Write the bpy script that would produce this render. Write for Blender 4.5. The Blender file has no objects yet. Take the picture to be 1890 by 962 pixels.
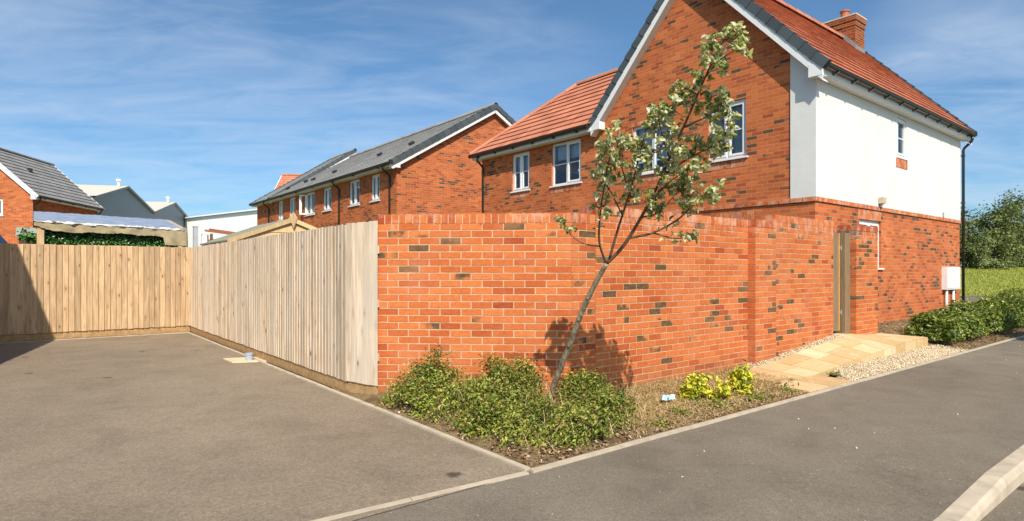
import bpy, math, random
import numpy as np
from mathutils import Vector, Matrix
random.seed(7)
RNG = np.random.default_rng(11)
S = bpy.context.scene
COL = S.collection
PI = math.pi

# ---------------------------------------------------------------- estate grid
# All houses, fences and kerbs follow one grid: s runs along the street, t away from it.
D1 = Vector((-0.6237, 0.7817, 0)); D2 = Vector((0.7817, 0.6237, 0))
C0 = Vector((0.13, 4.09, 0)); ROT = math.atan2(-0.7817, 0.6237)
def G(s, t, z=0.0):
    return C0 + D2 * s + D1 * t + Vector((0, 0, z))

# ---------------------------------------------------------------- mesh builder
class MB:
    def __init__(self):
        self.v = []; self.f = []; self.uv = []; self.r = []; self.m = []
    def face(self, pts, uv=None, r=None, m=0):
        b = len(self.v)
        pts = [Vector(p) for p in pts]
        self.v.extend(pts); self.f.append(list(range(b, b + len(pts))))
        if uv is None:
            n = (pts[1] - pts[0]).cross(pts[2] - pts[1])
            if n.length > 1e-12: n.normalize()
            if abs(n.z) > 0.8 or n.length < .5:
                uv = [(p.x, p.y) for p in pts]
            else:
                t = Vector((-n.y, n.x, 0)).normalized()
                if abs(t.x) > abs(t.y):
                    if t.x < 0: t = -t
                elif t.y < 0: t = -t
                uv = [(p.dot(t), p.z) for p in pts]
        self.uv.append(uv); self.r.append(random.random() if r is None else r); self.m.append(m)
    def box(self, x0, x1, y0, y1, z0, z1, r=None, m=0, M=None):
        c = [Vector((x, y, z)) for z in (z0, z1) for y in (y0, y1) for x in (x0, x1)]
        if M is not None: c = [M @ p for p in c]
        r = random.random() if r is None else r
        for q in ((0, 2, 3, 1), (4, 5, 7, 6), (0, 1, 5, 4), (2, 6, 7, 3), (0, 4, 6, 2), (1, 3, 7, 5)):
            self.face([c[i] for i in q], r=r, m=m)
    def beam(self, a, b, w, h, r=None, up=(0, 0, 1), m=0):
        a = Vector(a); b = Vector(b); d = (b - a); L = d.length; d.normalize()
        side = d.cross(Vector(up))
        if side.length < 1e-4: side = d.cross(Vector((1, 0, 0)))
        side.normalize(); u = side.cross(d).normalized()
        M = Matrix((( d.x, side.x, u.x, a.x), (d.y, side.y, u.y, a.y), (d.z, side.z, u.z, a.z), (0, 0, 0, 1)))
        self.box(0, L, -w / 2, w / 2, -h / 2, h / 2, r=r, m=m, M=M)
    def tube(self, pts, rad, n=8, caps=True, r=None, arc=(0, 2 * PI), up=None):
        pts = [Vector(p) for p in pts]
        if not hasattr(rad, '__len__'): rad = [rad] * len(pts)
        rings = []; prev = None
        full = abs(arc[1] - arc[0] - 2 * PI) < 1e-6
        cnt = n if full else n + 1
        for i, p in enumerate(pts):
            d = (pts[min(i + 1, len(pts) - 1)] - pts[max(i - 1, 0)]).normalized()
            if up is not None: ref = Vector(up)
            else: ref = prev if prev is not None else (Vector((0, 0, 1)) if abs(d.z) < .9 else Vector((1, 0, 0)))
            a = (ref - d * ref.dot(d)).normalized(); prev = a
            b = d.cross(a)
            rings.append([p + (a * math.cos(arc[0] + (arc[1] - arc[0]) * k / n) + b * math.sin(arc[0] + (arc[1] - arc[0]) * k / n)) * rad[i] for k in range(cnt)])
        r = random.random() if r is None else r
        L = 0
        for i in range(len(pts) - 1):
            L2 = L + (pts[i + 1] - pts[i]).length
            for k in range(n):
                k2 = (k + 1) % cnt
                self.face([rings[i][k], rings[i][k2], rings[i + 1][k2], rings[i + 1][k]], uv=[(k / n, L), ((k + 1) / n, L), ((k + 1) / n, L2), (k / n, L2)], r=r)
            L = L2
        if caps and full:
            self.face(list(reversed(rings[0])), r=r); self.face(rings[-1], r=r)
    def build(self, name, mats, parent=None, smooth=False, loc=None, merge=False):
        me = bpy.data.meshes.new(name)
        me.from_pydata([tuple(p) for p in self.v], [], self.f)
        uvl = me.uv_layers.new(name='UVMap')
        flat = np.array([c for u in self.uv for p in u for c in p], dtype=np.float32)
        if len(flat): uvl.data.foreach_set('uv', flat)
        at = me.attributes.new('rnd', 'FLOAT', 'FACE'); at.data.foreach_set('value', np.array(self.r, dtype=np.float32))
        if not isinstance(mats, (list, tuple)): mats = [mats]
        for mm in mats: me.materials.append(mm)
        if len(mats) > 1: me.polygons.foreach_set('material_index', np.array(self.m, dtype=np.int32))
        if merge or smooth:
            import bmesh
            bm = bmesh.new(); bm.from_mesh(me); bmesh.ops.remove_doubles(bm, verts=bm.verts, dist=1e-5); bm.to_mesh(me); bm.free()
        if smooth: me.polygons.foreach_set('use_smooth', [True] * len(me.polygons))
        me.update()
        o = bpy.data.objects.new(name, me); COL.objects.link(o)
        if parent is not None: o.parent = parent
        if loc is not None: o.location = loc
        return o

def np_mesh(name, verts, faces4, rnd, mat, parent=None, smooth=False):
    """fast quad mesh from numpy arrays"""
    me = bpy.data.meshes.new(name)
    nv, nf = len(verts), len(faces4)
    me.vertices.add(nv); me.vertices.foreach_set('co', np.asarray(verts, np.float32).ravel())
    me.loops.add(nf * 4); me.polygons.add(nf)
    me.loops.foreach_set('vertex_index', np.asarray(faces4, np.int32).ravel())
    me.polygons.foreach_set('loop_start', np.arange(0, nf * 4, 4, dtype=np.int32))
    me.update(calc_edges=True)
    at = me.attributes.new('rnd', 'FLOAT', 'FACE'); at.data.foreach_set('value', np.asarray(rnd, np.float32))
    me.materials.append(mat)
    if smooth: me.polygons.foreach_set('use_smooth', [True] * nf)
    me.validate()
    o = bpy.data.objects.new(name, me); COL.objects.link(o)
    if parent is not None: o.parent = parent
    return o

def tag(o, label, cat, group=None, kind=None):
    o['label'] = label
    if cat: o['category'] = cat
    if group: o['group'] = group
    if kind: o['kind'] = kind
    return o
def structure(o):
    o['kind'] = 'structure'; return o
def thing(name, label, cat, loc, rotz=0.0, group=None):
    o = bpy.data.objects.new(name, None); COL.objects.link(o)
    o.empty_display_size = .2; o.location = loc; o.rotation_euler = (0, 0, rotz)
    return tag(o, label, cat, group)

# ---------------------------------------------------------------- materials
class NT:
    def __init__(self, name):
        self.mat = bpy.data.materials.new(name); self.mat.use_nodes = True
        self.t = self.mat.node_tree; self.t.nodes.clear()
        self.out = self.n('ShaderNodeOutputMaterial')
    def n(self, typ, **kw):
        nd = self.t.nodes.new(typ)
        for k, v in kw.items():
            if k.startswith('_'): nd.inputs[k[1:]].default_value = v
            else: setattr(nd, k, v)
        return nd
    def l(self, a, b): self.t.links.new(a, b)
    def noise(self, vec, scale, detail=4, rough=.55, dist=0.0):
        nd = self.n('ShaderNodeTexNoise'); nd.inputs['Scale'].default_value = scale
        nd.inputs['Detail'].default_value = detail; nd.inputs['Roughness'].default_value = rough; nd.inputs['Distortion'].default_value = dist
        if vec is not None: self.l(vec, nd.inputs['Vector'])
        return nd.outputs['Fac']
    def ramp(self, fac, stops, interp='LINEAR'):
        nd = self.n('ShaderNodeValToRGB'); cr = nd.color_ramp; cr.interpolation = interp
        while len(cr.elements) < len(stops): cr.elements.new(.5)
        for e, (p, c) in zip(cr.elements, stops):
            e.position = p; e.color = (c[0], c[1], c[2], 1) if hasattr(c, '__len__') else (c, c, c, 1)
        self.l(fac, nd.inputs['Fac']); return nd.outputs['Color']
    def mix(self, fac, a, b, mode='MIX'):
        nd = self.n('ShaderNodeMix', data_type='RGBA', blend_type=mode)
        for s, v in ((0, fac), (6, a), (7, b)):
            if hasattr(v, 'is_linked') or hasattr(v, 'links'): self.l(v, nd.inputs[s])
            elif s == 0: nd.inputs[0].default_value = v
            else: nd.inputs[s].default_value = (v[0], v[1], v[2], 1)
        return nd.outputs[2]
    def math(self, op, a, b=None, clamp=False):
        nd = self.n('ShaderNodeMath', operation=op, use_clamp=clamp)
        for i, v in enumerate((a, b)):
            if v is None: continue
            if hasattr(v, 'links'): self.l(v, nd.inputs[i])
            else: nd.inputs[i].default_value = v
        return nd.outputs[0]
    def attr(self, name='rnd'):
        return self.n('ShaderNodeAttribute', attribute_name=name).outputs['Fac']
    def uv(self): return self.n('ShaderNodeTexCoord').outputs['UV']
    def obj(self): return self.n('ShaderNodeTexCoord').outputs['Object']
    def scale(self, vec, s):
        nd = self.n('ShaderNodeMapping'); nd.inputs['Scale'].default_value = s; self.l(vec, nd.inputs['Vector']); return nd.outputs[0]
    def bump(self, h, strength=.3, dist=.01, normal=None):
        nd = self.n('ShaderNodeBump'); nd.inputs['Strength'].default_value = strength; nd.inputs['Distance'].default_value = dist
        self.l(h, nd.inputs['Height'])
        if normal is not None: self.l(normal, nd.inputs['Normal'])
        return nd.outputs[0]
    def bsdf(self, color, rough=.7, normal=None, spec=.3, metal=0.0):
        nd = self.n('ShaderNodeBsdfPrincipled')
        for k, v in (('Base Color', color), ('Roughness', rough), ('Metallic', metal), ('Specular IOR Level', spec)):
            if hasattr(v, 'links'): self.l(v, nd.inputs[k])
            elif k == 'Base Color': nd.inputs[k].default_value = (v[0], v[1], v[2], 1)
            else: nd.inputs[k].default_value = v
        if normal is not None: self.l(normal, nd.inputs['Normal'])
        return nd.outputs[0]
    def done(self, sh):
        self.l(sh, self.out.inputs['Surface']); return self.mat

def m_plain(name, col, rough=.5, spec=.4, var=.12, nscale=6.0, metal=0.0, bump=0.0):
    t = NT(name); o = t.obj()
    n = t.noise(o, nscale, 5)
    lo = [c * (1 - var) for c in col]; hi = [min(1, c * (1 + var)) for c in col]
    c = t.ramp(n, [(.3, lo), (.7, hi)])
    nb = t.bump(t.noise(o, nscale * 12, 3), bump, .004) if bump else None
    return t.done(t.bsdf(c, rough, nb, spec, metal))

def brick_colour(t, v, vec, cluster, dark_at, warm=1.0, gain=1.0):
    """per-brick colour from random value v; dark burnt bricks gather where cluster noise is high"""
    g = gain
    base = t.ramp(v, [(0, (.29 * g, .064 * g, .023 * g)), (.2, (.40 * g, .096 * g, .029 * g)), (.6, (.46 * g, .118 * g, .035 * g)), (1, (.52 * g, .150 * g, .046 * g))])
    burn = t.ramp(t.math('ADD', v, t.math('MULTIPLY', t.math('SUBTRACT', cluster, .5), 1.3)), [(dark_at, 0.0), (dark_at + .05, 1.0)])
    fleck = t.noise(vec, 9, 4, .6)
    burncol = t.mix(fleck, (.075, .045, .028), (.20, .105, .055))
    c = t.mix(burn, base, burncol)
    streak = t.ramp(t.noise(vec, 26, 5, .7), [(.35, .72), (.65, 1.12)])
    c = t.mix(1.0, c, streak, 'MULTIPLY')
    return c

def m_house_brick(name, dark_at=.93, gain=1.0, seed=0.0):
    t = NT(name); uv = t.uv()
    mp = t.n('ShaderNodeMapping'); mp.inputs['Location'].default_value = (seed, 0, 0); t.l(uv, mp.inputs['Vector']); u = mp.outputs[0]
    b = t.n('ShaderNodeTexBrick', offset=.5, offset_frequency=2)
    for k, v in (('Color1', (0, 0, 0, 1)), ('Color2', (1, 1, 1, 1)), ('Mortar', (.5, .5, .5, 1)), ('Scale', 1.0), ('Mortar Size', .005), ('Mortar Smooth', .15), ('Bias', 0.0), ('Brick Width', .225), ('Row Height', .075)):
        b.inputs[k].default_value = v
    t.l(u, b.inputs['Vector'])
    cl = t.noise(t.scale(u, (.55, 1.5, 1)), 1.15, 2, .5)
    col = brick_colour(t, b.outputs['Color'], t.scale(u, (1, 3, 1)), cl, dark_at, gain=gain)
    mort = t.ramp(t.noise(u, 14, 3), [(.3, (.38, .23, .14)), (.7, (.50, .33, .22))])
    big = t.ramp(t.noise(u, .7, 3), [(.3, .86), (.7, 1.1)])
    c = t.mix(b.outputs['Fac'], col, mort)
    c = t.mix(1.0, c, big, 'MULTIPLY')
    h = t.math('SUBTRACT', 1.0, b.outputs['Fac'])
    h = t.math('ADD', h, t.math('MULTIPLY', t.noise(u, 60, 4, .7), .25))
    return t.done(t.bsdf(c, .85, t.bump(h, .7, .008), .15))

def m_wall_brick(name):
    t = NT(name); o = t.obj(); v = t.attr()
    # v < 1 ordinary bricks, v in 1..2 burnt bricks with a random tone
    burn = t.ramp(t.math('SUBTRACT', v, .98), [(0, 0.0), (.02, 1.0)])
    base = t.ramp(v, [(0, (.31, .062, .026)), (.06, (.41, .086, .028)), (.2, (.48, .120, .037)), (.65, (.54, .146, .044)), (.97, (.59, .180, .058))])
    grain = t.noise(t.scale(o, (1, 1, 2.6)), 15, 5, .65)
    burncol = t.mix(t.ramp(grain, [(.35, 0.0), (.7, 1.0)]), (.085, .050, .028), (.21, .115, .05))
    part = t.ramp(t.math('ADD', t.noise(o, 4.5, 2), t.math('MULTIPLY', t.math('SUBTRACT', v, 1.5), .55)), [(.36, 0.0), (.46, 1.0)])
    c = t.mix(t.math('MULTIPLY', burn, part), base, burncol)
    c = t.mix(1.0, c, t.ramp(t.noise(t.scale(o, (1, 1, 3.5)), 22, 6, .8), [(.3, .70), (.7, 1.2)]), 'MULTIPLY')
    # lime bloom: a chalky deposit in streaks below the coping
    z = t.n('ShaderNodeSeparateXYZ'); t.l(o, z.inputs[0])
    hi = t.ramp(z.outputs['Z'], [(.0, .0), (.45, .35), (.84, .5), (.92, 1.0)])
    zz = t.math('DIVIDE', z.outputs['Z'], 2.2)
    hi = t.ramp(zz, [(.0, .25), (.35, .35), (.75, .55), (.93, 1.0)])
    bl = t.ramp(t.math('MULTIPLY', t.noise(t.scale(o, (1.3, 1.3, .8)), 5.5, 6, .7), hi), [(.44, 0.0), (.62, .62)])
    bl2 = t.ramp(t.noise(o, 2.2, 4, .6), [(.48, 0.0), (.72, .32)])
    c = t.mix(bl, c, (.64, .44, .33)); c = t.mix(bl2, c, (.58, .25, .13))
    splash = t.ramp(t.math('ADD', zz, t.math('MULTIPLY', t.noise(t.scale(o, (1, 1, .5)), 7, 5, .7), .16)), [(.10, .55), (.22, 0.0)])
    c = t.mix(splash, c, (.26, .12, .06))
    h = t.noise(o, 70, 5, .7)
    return t.done(t.bsdf(c, .88, t.bump(h, .35, .004), .12))

def m_mortar():
    t = NT('pale_mortar'); o = t.obj()
    c = t.ramp(t.noise(o, 18, 4), [(.3, (.47, .29, .17)), (.7, (.62, .43, .28))])
    return t.done(t.bsdf(c, .95, t.bump(t.noise(o, 90, 3), .3, .003), .1))

def m_wood(name, a, b, knot=(.16, .09, .045), grey=None):
    """feather-edge timber: grain runs up the board (z), tone per board from rnd, knots"""
    t = NT(name); o = t.obj(); v = t.attr()
    off = t.n('ShaderNodeCombineXYZ'); t.l(t.math('MULTIPLY', v, 37.0), off.inputs['X']); t.l(t.math('MULTIPLY', v, 11.0), off.inputs['Z'])
    ad = t.n('ShaderNodeVectorMath', operation='ADD'); t.l(o, ad.inputs[0]); t.l(off.outputs[0], ad.inputs[1]); p = ad.outputs[0]
    g = t.noise(t.scale(p, (1, 1, .045)), 55, 5, .6, .6)
    c = t.mix(t.ramp(g, [(.3, 0.0), (.7, 1.0)]), a, b)
    c = t.mix(1.0, c, t.ramp(v, [(0, .76), (.5, 1.0), (1, 1.24)]), 'MULTIPLY')
    if grey:
        gm = t.ramp(t.noise(t.scale(o, (1.2, 1.2, .25)), 2.0, 4), [(.4, 0.0), (.65, .8)])
        c = t.mix(gm, c, grey)
    wash = t.ramp(t.noise(t.scale(p, (1, 1, .12)), 9, 5, .6, .7), [(.5, 0.0), (.72, .55)])
    c = t.mix(wash, c, [min(1, x * 1.25) for x in b])
    vo = t.n('ShaderNodeTexVoronoi', feature='F1'); vo.inputs['Scale'].default_value = 1.0
    t.l(t.scale(p, (8, 8, 3.2)), vo.inputs['Vector'])
    kn = t.ramp(vo.outputs['Distance'], [(.05, 1.0), (.13, 0.0)])
    ring = t.ramp(vo.outputs['Distance'], [(.10, .35), (.32, 0.0)])
    c = t.mix(ring, c, (.34, .21, .11)); c = t.mix(kn, c, knot)
    return t.done(t.bsdf(c, .8, t.bump(g, .5, .003), .2))

def m_tarmac(name, dark, light, speck=.5):
    t = NT(name); o = t.obj()
    big = t.noise(o, .45, 5, .6); fine = t.noise(o, 75, 3, .8); mid = t.noise(o, 26, 5, .75)
    c = t.mix(t.ramp(big, [(.3, 0.0), (.7, 1.0)]), dark, light)
    c = t.mix(1.0, c, t.ramp(fine, [(.28, .62), (.5, 1.0), (.74, 1.45)]), 'MULTIPLY')
    c = t.mix(1.0, c, t.ramp(mid, [(.3, .84), (.7, 1.14)]), 'MULTIPLY')
    patch = t.ramp(t.noise(o, 1.7, 6, .7, .6), [(.35, .86), (.5, 1.0), (.68, 1.10)])
    c = t.mix(1.0, c, patch, 'MULTIPLY')
    scuff = t.ramp(t.noise(t.scale(o, (.35, 3.0, 1)), 2.2, 5, .7, 1.2), [(.62, 1.0), (.74, .84)])
    c = t.mix(1.0, c, scuff, 'MULTIPLY')
    # small round oil spots and lime-white chippings
    vo = t.n('ShaderNodeTexVoronoi', feature='F1', voronoi_dimensions='2D'); vo.inputs['Scale'].default_value = .8; t.l(o, vo.inputs['Vector'])
    cs_ = t.n('ShaderNodeSeparateColor'); t.l(vo.outputs['Color'], cs_.inputs[0])
    spot = t.ramp(t.math('ADD', vo.outputs['Distance'], t.math('MULTIPLY', t.noise(o, 16, 4), .06)), [(.055, 1.0), (.085, 0.0)])
    c = t.mix(t.math('MULTIPLY', spot, t.ramp(cs_.outputs[0], [(.62, 0.0), (.66, .75)])), c, (.035, .028, .022))
    v2 = t.n('ShaderNodeTexVoronoi', feature='F1', voronoi_dimensions='2D'); v2.inputs['Scale'].default_value = 26.0; t.l(o, v2.inputs['Vector'])
    sel = t.n('ShaderNodeSeparateColor'); t.l(v2.outputs['Color'], sel.inputs[0])
    chip = t.math('MULTIPLY', t.ramp(v2.outputs['Distance'], [(.10, 1.0), (.16, 0.0)]), t.ramp(sel.outputs[0], [(.975, 0.0), (.98, speck)]))
    c = t.mix(chip, c, (.55, .48, .40))
    return t.done(t.bsdf(c, .9, t.bump(fine, .8, .006), .2))

def m_leaf(name, stops, rough=.5, transl=.25, spec=.35):
    t = NT(name); v = t.attr()
    c = t.ramp(v, stops)
    b = t.bsdf(c, rough, None, spec)
    tr = t.n('ShaderNodeBsdfTranslucent'); t.l(t.mix(1.0, c, (1.15, 1.2, .6), 'MULTIPLY'), tr.inputs['Color'])
    mx = t.n('ShaderNodeMixShader'); mx.inputs[0].default_value = transl
    t.l(b, mx.inputs[1]); t.l(tr.outputs[0], mx.inputs[2])
    return t.done(mx.outputs[0])

def m_roof(name, stops, rough=.75):
    t = NT(name); u = t.uv(); v = t.attr()
    c = t.ramp(v, stops)
    c = t.mix(1.0, c, t.ramp(t.noise(t.scale(u, (1, .35, 1)), 3.0, 5), [(.3, .86), (.7, 1.1)]), 'MULTIPLY')
    c = t.mix(1.0, c, t.ramp(t.noise(u, 40, 3), [(.3, .88), (.7, 1.1)]), 'MULTIPLY')
    return t.done(t.bsdf(c, rough, t.bump(t.noise(u, 50, 3), .2, .004), .25))

def m_glass():
    t = NT('window_glass')
    fr = t.n('ShaderNodeFresnel'); fr.inputs['IOR'].default_value = 1.5
    f = t.math('ADD', t.math('MULTIPLY', fr.outputs[0], 1.2), .03, True)
    tr = t.n('ShaderNodeBsdfTransparent'); tr.inputs['Color'].default_value = (.80, .86, .88, 1)
    gl = t.n('ShaderNodeBsdfGlossy'); gl.inputs['Roughness'].default_value = .02; gl.inputs['Color'].default_value = (.9, .95, 1, 1)
    mx = t.n('ShaderNodeMixShader'); t.l(f, mx.inputs[0]); t.l(tr.outputs[0], mx.inputs[1]); t.l(gl.outputs[0], mx.inputs[2])
    return t.done(mx.outputs[0])

MT = {}
MT['brick_house'] = m_house_brick('orange_house_brick', .875, 1.30, 0.0)
MT['brick_far'] = m_house_brick('terrace_brick', .91, 1.22, 3.3)
MT['brick_left'] = m_house_brick('distant_brick', 1.1, 1.2, 7.1)
MT['brick_chimney'] = m_house_brick('chimney_brick', .86, .70, 2.2)
MT['wall_brick'] = m_wall_brick('garden_wall_brick')
MT['mortar'] = m_mortar()
MT['wood'] = m_wood('weathered_softwood', (.38, .28, .19), (.70, .555, .41), grey=(.58, .495, .405))
MT['wood_warm'] = m_wood('warm_softwood', (.36, .225, .12), (.63, .44, .26))
MT['wood_gate'] = m_wood('brown_gate_timber', (.15, .098, .055), (.24, .165, .098))
MT['wood_edge'] = m_plain('fresh_cut_timber', (.62, .30, .08), .7)
MT['wood_shed'] = m_wood('shed_timber', (.52, .34, .17), (.66, .46, .25))
MT['wood_dark'] = m_wood('dark_brown_timber', (.12, .055, .035), (.18, .09, .055))
MT['white'] = m_plain('white_upvc', (.76, .76, .75), .35, .4, .03)
t = NT('white_render'); o = t.obj()
cc = t.ramp(t.noise(o, 1.1, 5, .6), [(.3, (.655, .645, .62)), (.7, (.71, .70, .675))])
cc = t.mix(1.0, cc, t.ramp(t.noise(t.scale(o, (1, 1, .06)), 5.5, 4, .6), [(.35, .985), (.6, 1.0)]), 'MULTIPLY')
MT['render'] = t.done(t.bsdf(cc, .92, t.bump(t.math('ADD', t.noise(o, 110, 3, .7), t.math('MULTIPLY', t.noise(o, 3, 3), 3.0)), .35, .006), .1))
MT['black'] = m_plain('black_plastic', (.022, .020, .019), .35, .5, .15)
MT['roof_red'] = m_roof('terracotta_tiles', [(0, (.45, .165, .095)), (.5, (.51, .195, .112)), (1, (.57, .225, .13))])
MT['roof_grey'] = m_roof('grey_tiles', [(0, (.27, .255, .24)), (.5, (.31, .295, .28)), (1, (.35, .335, .315))])
MT['roof_slate'] = m_roof('slate_blue_verge', [(0, (.060, .072, .080)), (1, (.085, .10, .11))], .55)
MT['glass'] = m_glass()
MT['blind'] = m_plain('grey_fabric', (.50, .52, .54), .9, .1, .12)
MT['dim_fabric'] = m_plain('dim_net_curtain', (.20, .23, .27), .9, .1, .2)
MT['curtain'] = m_plain('pale_fabric', (.74, .74, .74), .9, .1, .1)
MT['concrete'] = m_plain('pale_concrete', (.56, .46, .35), .9, .15, .2, 9, bump=.4)
MT['kerb'] = m_plain('kerb_concrete', (.47, .39, .295), .9, .15, .16, 7, bump=.5)
MT['gravel_board'] = m_plain('gravel_board_timber', (.40, .25, .12), .9, .1, .25, 12, bump=.5)
MT['drive'] = m_tarmac('driveway_tarmac', (.210, .162, .115), (.280, .219, .158), .25)
MT['path_tar'] = m_tarmac('footpath_tarmac', (.164, .135, .102), (.216, .180, .138), .7)
MT['road'] = m_tarmac('road_tarmac', (.16, .13, .098), (.21, .172, .13), .9)
MT['lead'] = m_plain('lead_flashing', (.22, .22, .22), .6)
MT['pot'] = m_plain('chimney_pot_clay', (.42, .13, .06), .7)
# ---------------------------------------------------------------- building helpers (house-local frame)
def wall_sheet(mb, mp, L, z0, z1, holes, reveal=.09, top=None):
    """rectangular wall in plane coords (u,z) with window holes; mp(u,z,d) -> point, d = depth behind the face"""
    us = sorted({0.0, L, *[h[0] for h in holes], *[h[1] for h in holes]})
    zs = sorted({z0, z1, *[h[2] for h in holes], *[h[3] for h in holes]})
    for i in range(len(us) - 1):
        for j in range(len(zs) - 1):
            cu, cz = (us[i] + us[i + 1]) / 2, (zs[j] + zs[j + 1]) / 2
            if any(h[0] < cu < h[1] and h[2] < cz < h[3] for h in holes): continue
            mb.face([mp(us[i], zs[j], 0), mp(us[i + 1], zs[j], 0), mp(us[i + 1], zs[j + 1], 0), mp(us[i], zs[j + 1], 0)])
    for a, b, c, d in holes:
        for (u0, w0), (u1, w1) in (((a, c), (b, c)), ((b, c), (b, d)), ((b, d), (a, d)), ((a, d), (a, c))):
            mb.face([mp(u0, w0, 0), mp(u1, w1, 0), mp(u1, w1, reveal), mp(u0, w0, reveal)])

def pbox(mb, mp, u0, u1, z0, z1, d0, d1, r=None):
    c = [mp(u, z, d) for d in (d0, d1) for z in (z0, z1) for u in (u0, u1)]
    r = random.random() if r is None else r
    for q in ((0, 1, 3, 2), (4, 6, 7, 5), (0, 4, 5, 1), (2, 3, 7, 6), (0, 2, 6, 4), (1, 5, 7, 3)):
        mb.face([c[i] for i in q], r=r)

def add_window(parent, mp, u0, u1, z0, z1, panes=2, bars=True, dress=None, opened=None, sill=True, rec=.05, sashes=None):
    """white casement window: frame (with mullions and sashes), panes, sill, blind or curtain"""
    fb = MB(); fw = .055
    pbox(fb, mp, u0, u1, z0, z0 + fw, rec, rec + .07); pbox(fb, mp, u0, u1, z1 - fw, z1, rec, rec + .07)
    pbox(fb, mp, u0, u0 + fw, z0 + fw, z1 - fw, rec, rec + .07); pbox(fb, mp, u1 - fw, u1, z0 + fw, z1 - fw, rec, rec + .07)
    w = (u1 - u0 - fw) / panes; cells = []
    for k in range(panes):
        a = u0 + fw * .5 + k * w; b = a + w
        if k: pbox(fb, mp, a - .025, a + .025, z0 + fw, z1 - fw, rec + .003, rec + .067)
        a2 = a + (.025 if k else fw * .5); b2 = b - (.025 if k < panes - 1 else fw * .5)
        cells.append((a2, b2, z0 + fw, z1 - fw))
    for k, (a, b, c, d) in enumerate(cells):
        if sashes is None or k in sashes:
            s = .042
            for q in ((a, b, c, c + s), (a, b, d - s, d), (a, a + s, c + s, d - s), (b - s, b, c + s, d - s)):
                pbox(fb, mp, *q, rec - .012, rec + .05)
            cells[k] = (a + s, b - s, c + s, d - s)
    for (a, b, c, d) in cells:
        if bars: pbox(fb, mp, a, b, (c + d) / 2 - .012, (c + d) / 2 + .012, rec + .012, rec + .045)
    fr = fb.build('window', MT['white'], parent)
    for (a, b, c, d) in cells:
        g = MB(); g.face([mp(a, c, rec + .028), mp(b, c, rec + .028), mp(b, d, rec + .028), mp(a, d, rec + .028)]); g.build('pane', MT['glass'], fr)
    if sill:
        sb = MB(); pbox(sb, mp, u0 - .05, u1 + .05, z0 - .035, z0 - .002, -.045, rec + .06); sb.build('sill', MT['white'], fr)
    if dress:
        kind, lo, fill = dress
        cb = MB(); n = max(6, int((u1 - u0) / .045))
        if kind == 'blind':
            zt, zb = z1 - .04, z0 + (z1 - z0) * lo
            for k in range(n):
                a = u0 + .04 + (u1 - u0 - .08) * k / n; b = a + (u1 - u0 - .08) / n * .92
                cb.face([mp(a, zb, rec + .12), mp(b, zb, rec + .155), mp(b, zt, rec + .155), mp(a, zt, rec + .12)])
            cb.build('blind', MT[fill], fr)
        elif kind == 'roller':
            zt, zb = z1 - .03, z0 + (z1 - z0) * lo
            cb.face([mp(u0 + .05, zb, rec + .13), mp(u1 - .05, zb, rec + .13), mp(u1 - .05, zt, rec + .13), mp(u0 + .05, zt, rec + .13)])
            cb.build('blind', MT[fill], fr)
        else:
            for (c0, c1) in ((u0 + .03, u0 + (u1 - u0) * lo), (u1 - (u1 - u0) * lo, u1 - .03)):
                m = 10
                for k in range(m):
                    a = c0 + (c1 - c0) * k / m; b = c0 + (c1 - c0) * (k + 1) / m
                    da = rec + .14 + .025 * (k % 2); db = rec + .14 + .025 * ((k + 1) % 2)
                    cb.face([mp(a, z0 + .02, da), mp(b, z0 + .02, db), mp(b, z1 - .02, db), mp(a, z1 - .02, da)])
            cb.build('curtain', MT[fill], fr)
    if opened:
        # one casement swung out: a white sash standing off the wall
        a, ang = opened
        ob = MB(); hh = z1 - fw; W = .34
        def q(x, z, d): return mp(a - x * math.cos(ang), z, -x * math.sin(ang) + d + rec)
        for (x0, x1, c, d) in ((0, W, z0 + fw, z0 + fw + .06), (0, W, hh - .06, hh), (0, .06, z0 + fw + .06, hh - .06), (W - .06, W, z0 + fw + .06, hh - .06)):
            pbox(ob, q, x0, x1, c, d, -.03, .03)
        sh = ob.build('open_sash', MT['white'], fr)
    return fr

def roof_slope(mb, o, uv_, sv, nv, L, left, right, course=.30, tile=.33, lift=.042, rnd=True):
    """tiled slope: o eave origin, uv_ along eave, sv up slope, nv normal; left(v)/right(v) give the span at height v"""
    o, uv_, sv, nv = Vector(o), Vector(uv_), Vector(sv), Vector(nv)
    n = max(1, round(L / course)); e = L / n
    for j in range(n):
        v0, v1 = j * e, min(L, (j + 1) * e + .02)
        l0, r0, l1, r1 = left(v0), right(v0), left(v1), right(v1)
        lo, hi = min(l0, l1), max(r0, r1)
        k0 = math.floor(lo / tile); shift = .5 * tile if j % 2 else 0
        x = (k0 - 1) * tile + shift
        while x < hi:
            a, b = x, x + tile
            a0, b0 = max(a, l0), min(b, r0); a1, b1 = max(a, l1), min(b, r1)
            if a1 > b1: m_ = l1 if b < l1 else r1; a1 = b1 = m_
            if a0 > b0: m_ = l0 if b < l0 else r0; a0 = b0 = m_
            if b0 - a0 > .01 or b1 - a1 > .01:
                hh = lift + random.uniform(-.003, .003)
                p = lambda u, v, h: o + uv_ * u + sv * v + nv * h
                r = random.random()
                mb.face([p(a0, v0, hh), p(b0, v0, hh), p(b1, v1, .006), p(a1, v1, .006)], uv=[(a0, v0), (b0, v0), (b1, v1), (a1, v1)], r=r)
                mb.face([p(a0, v0, 0), p(b0, v0, 0), p(b0, v0, hh), p(a0, v0, hh)], uv=[(a0, v0)] * 4, r=r)
            x += tile

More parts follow.
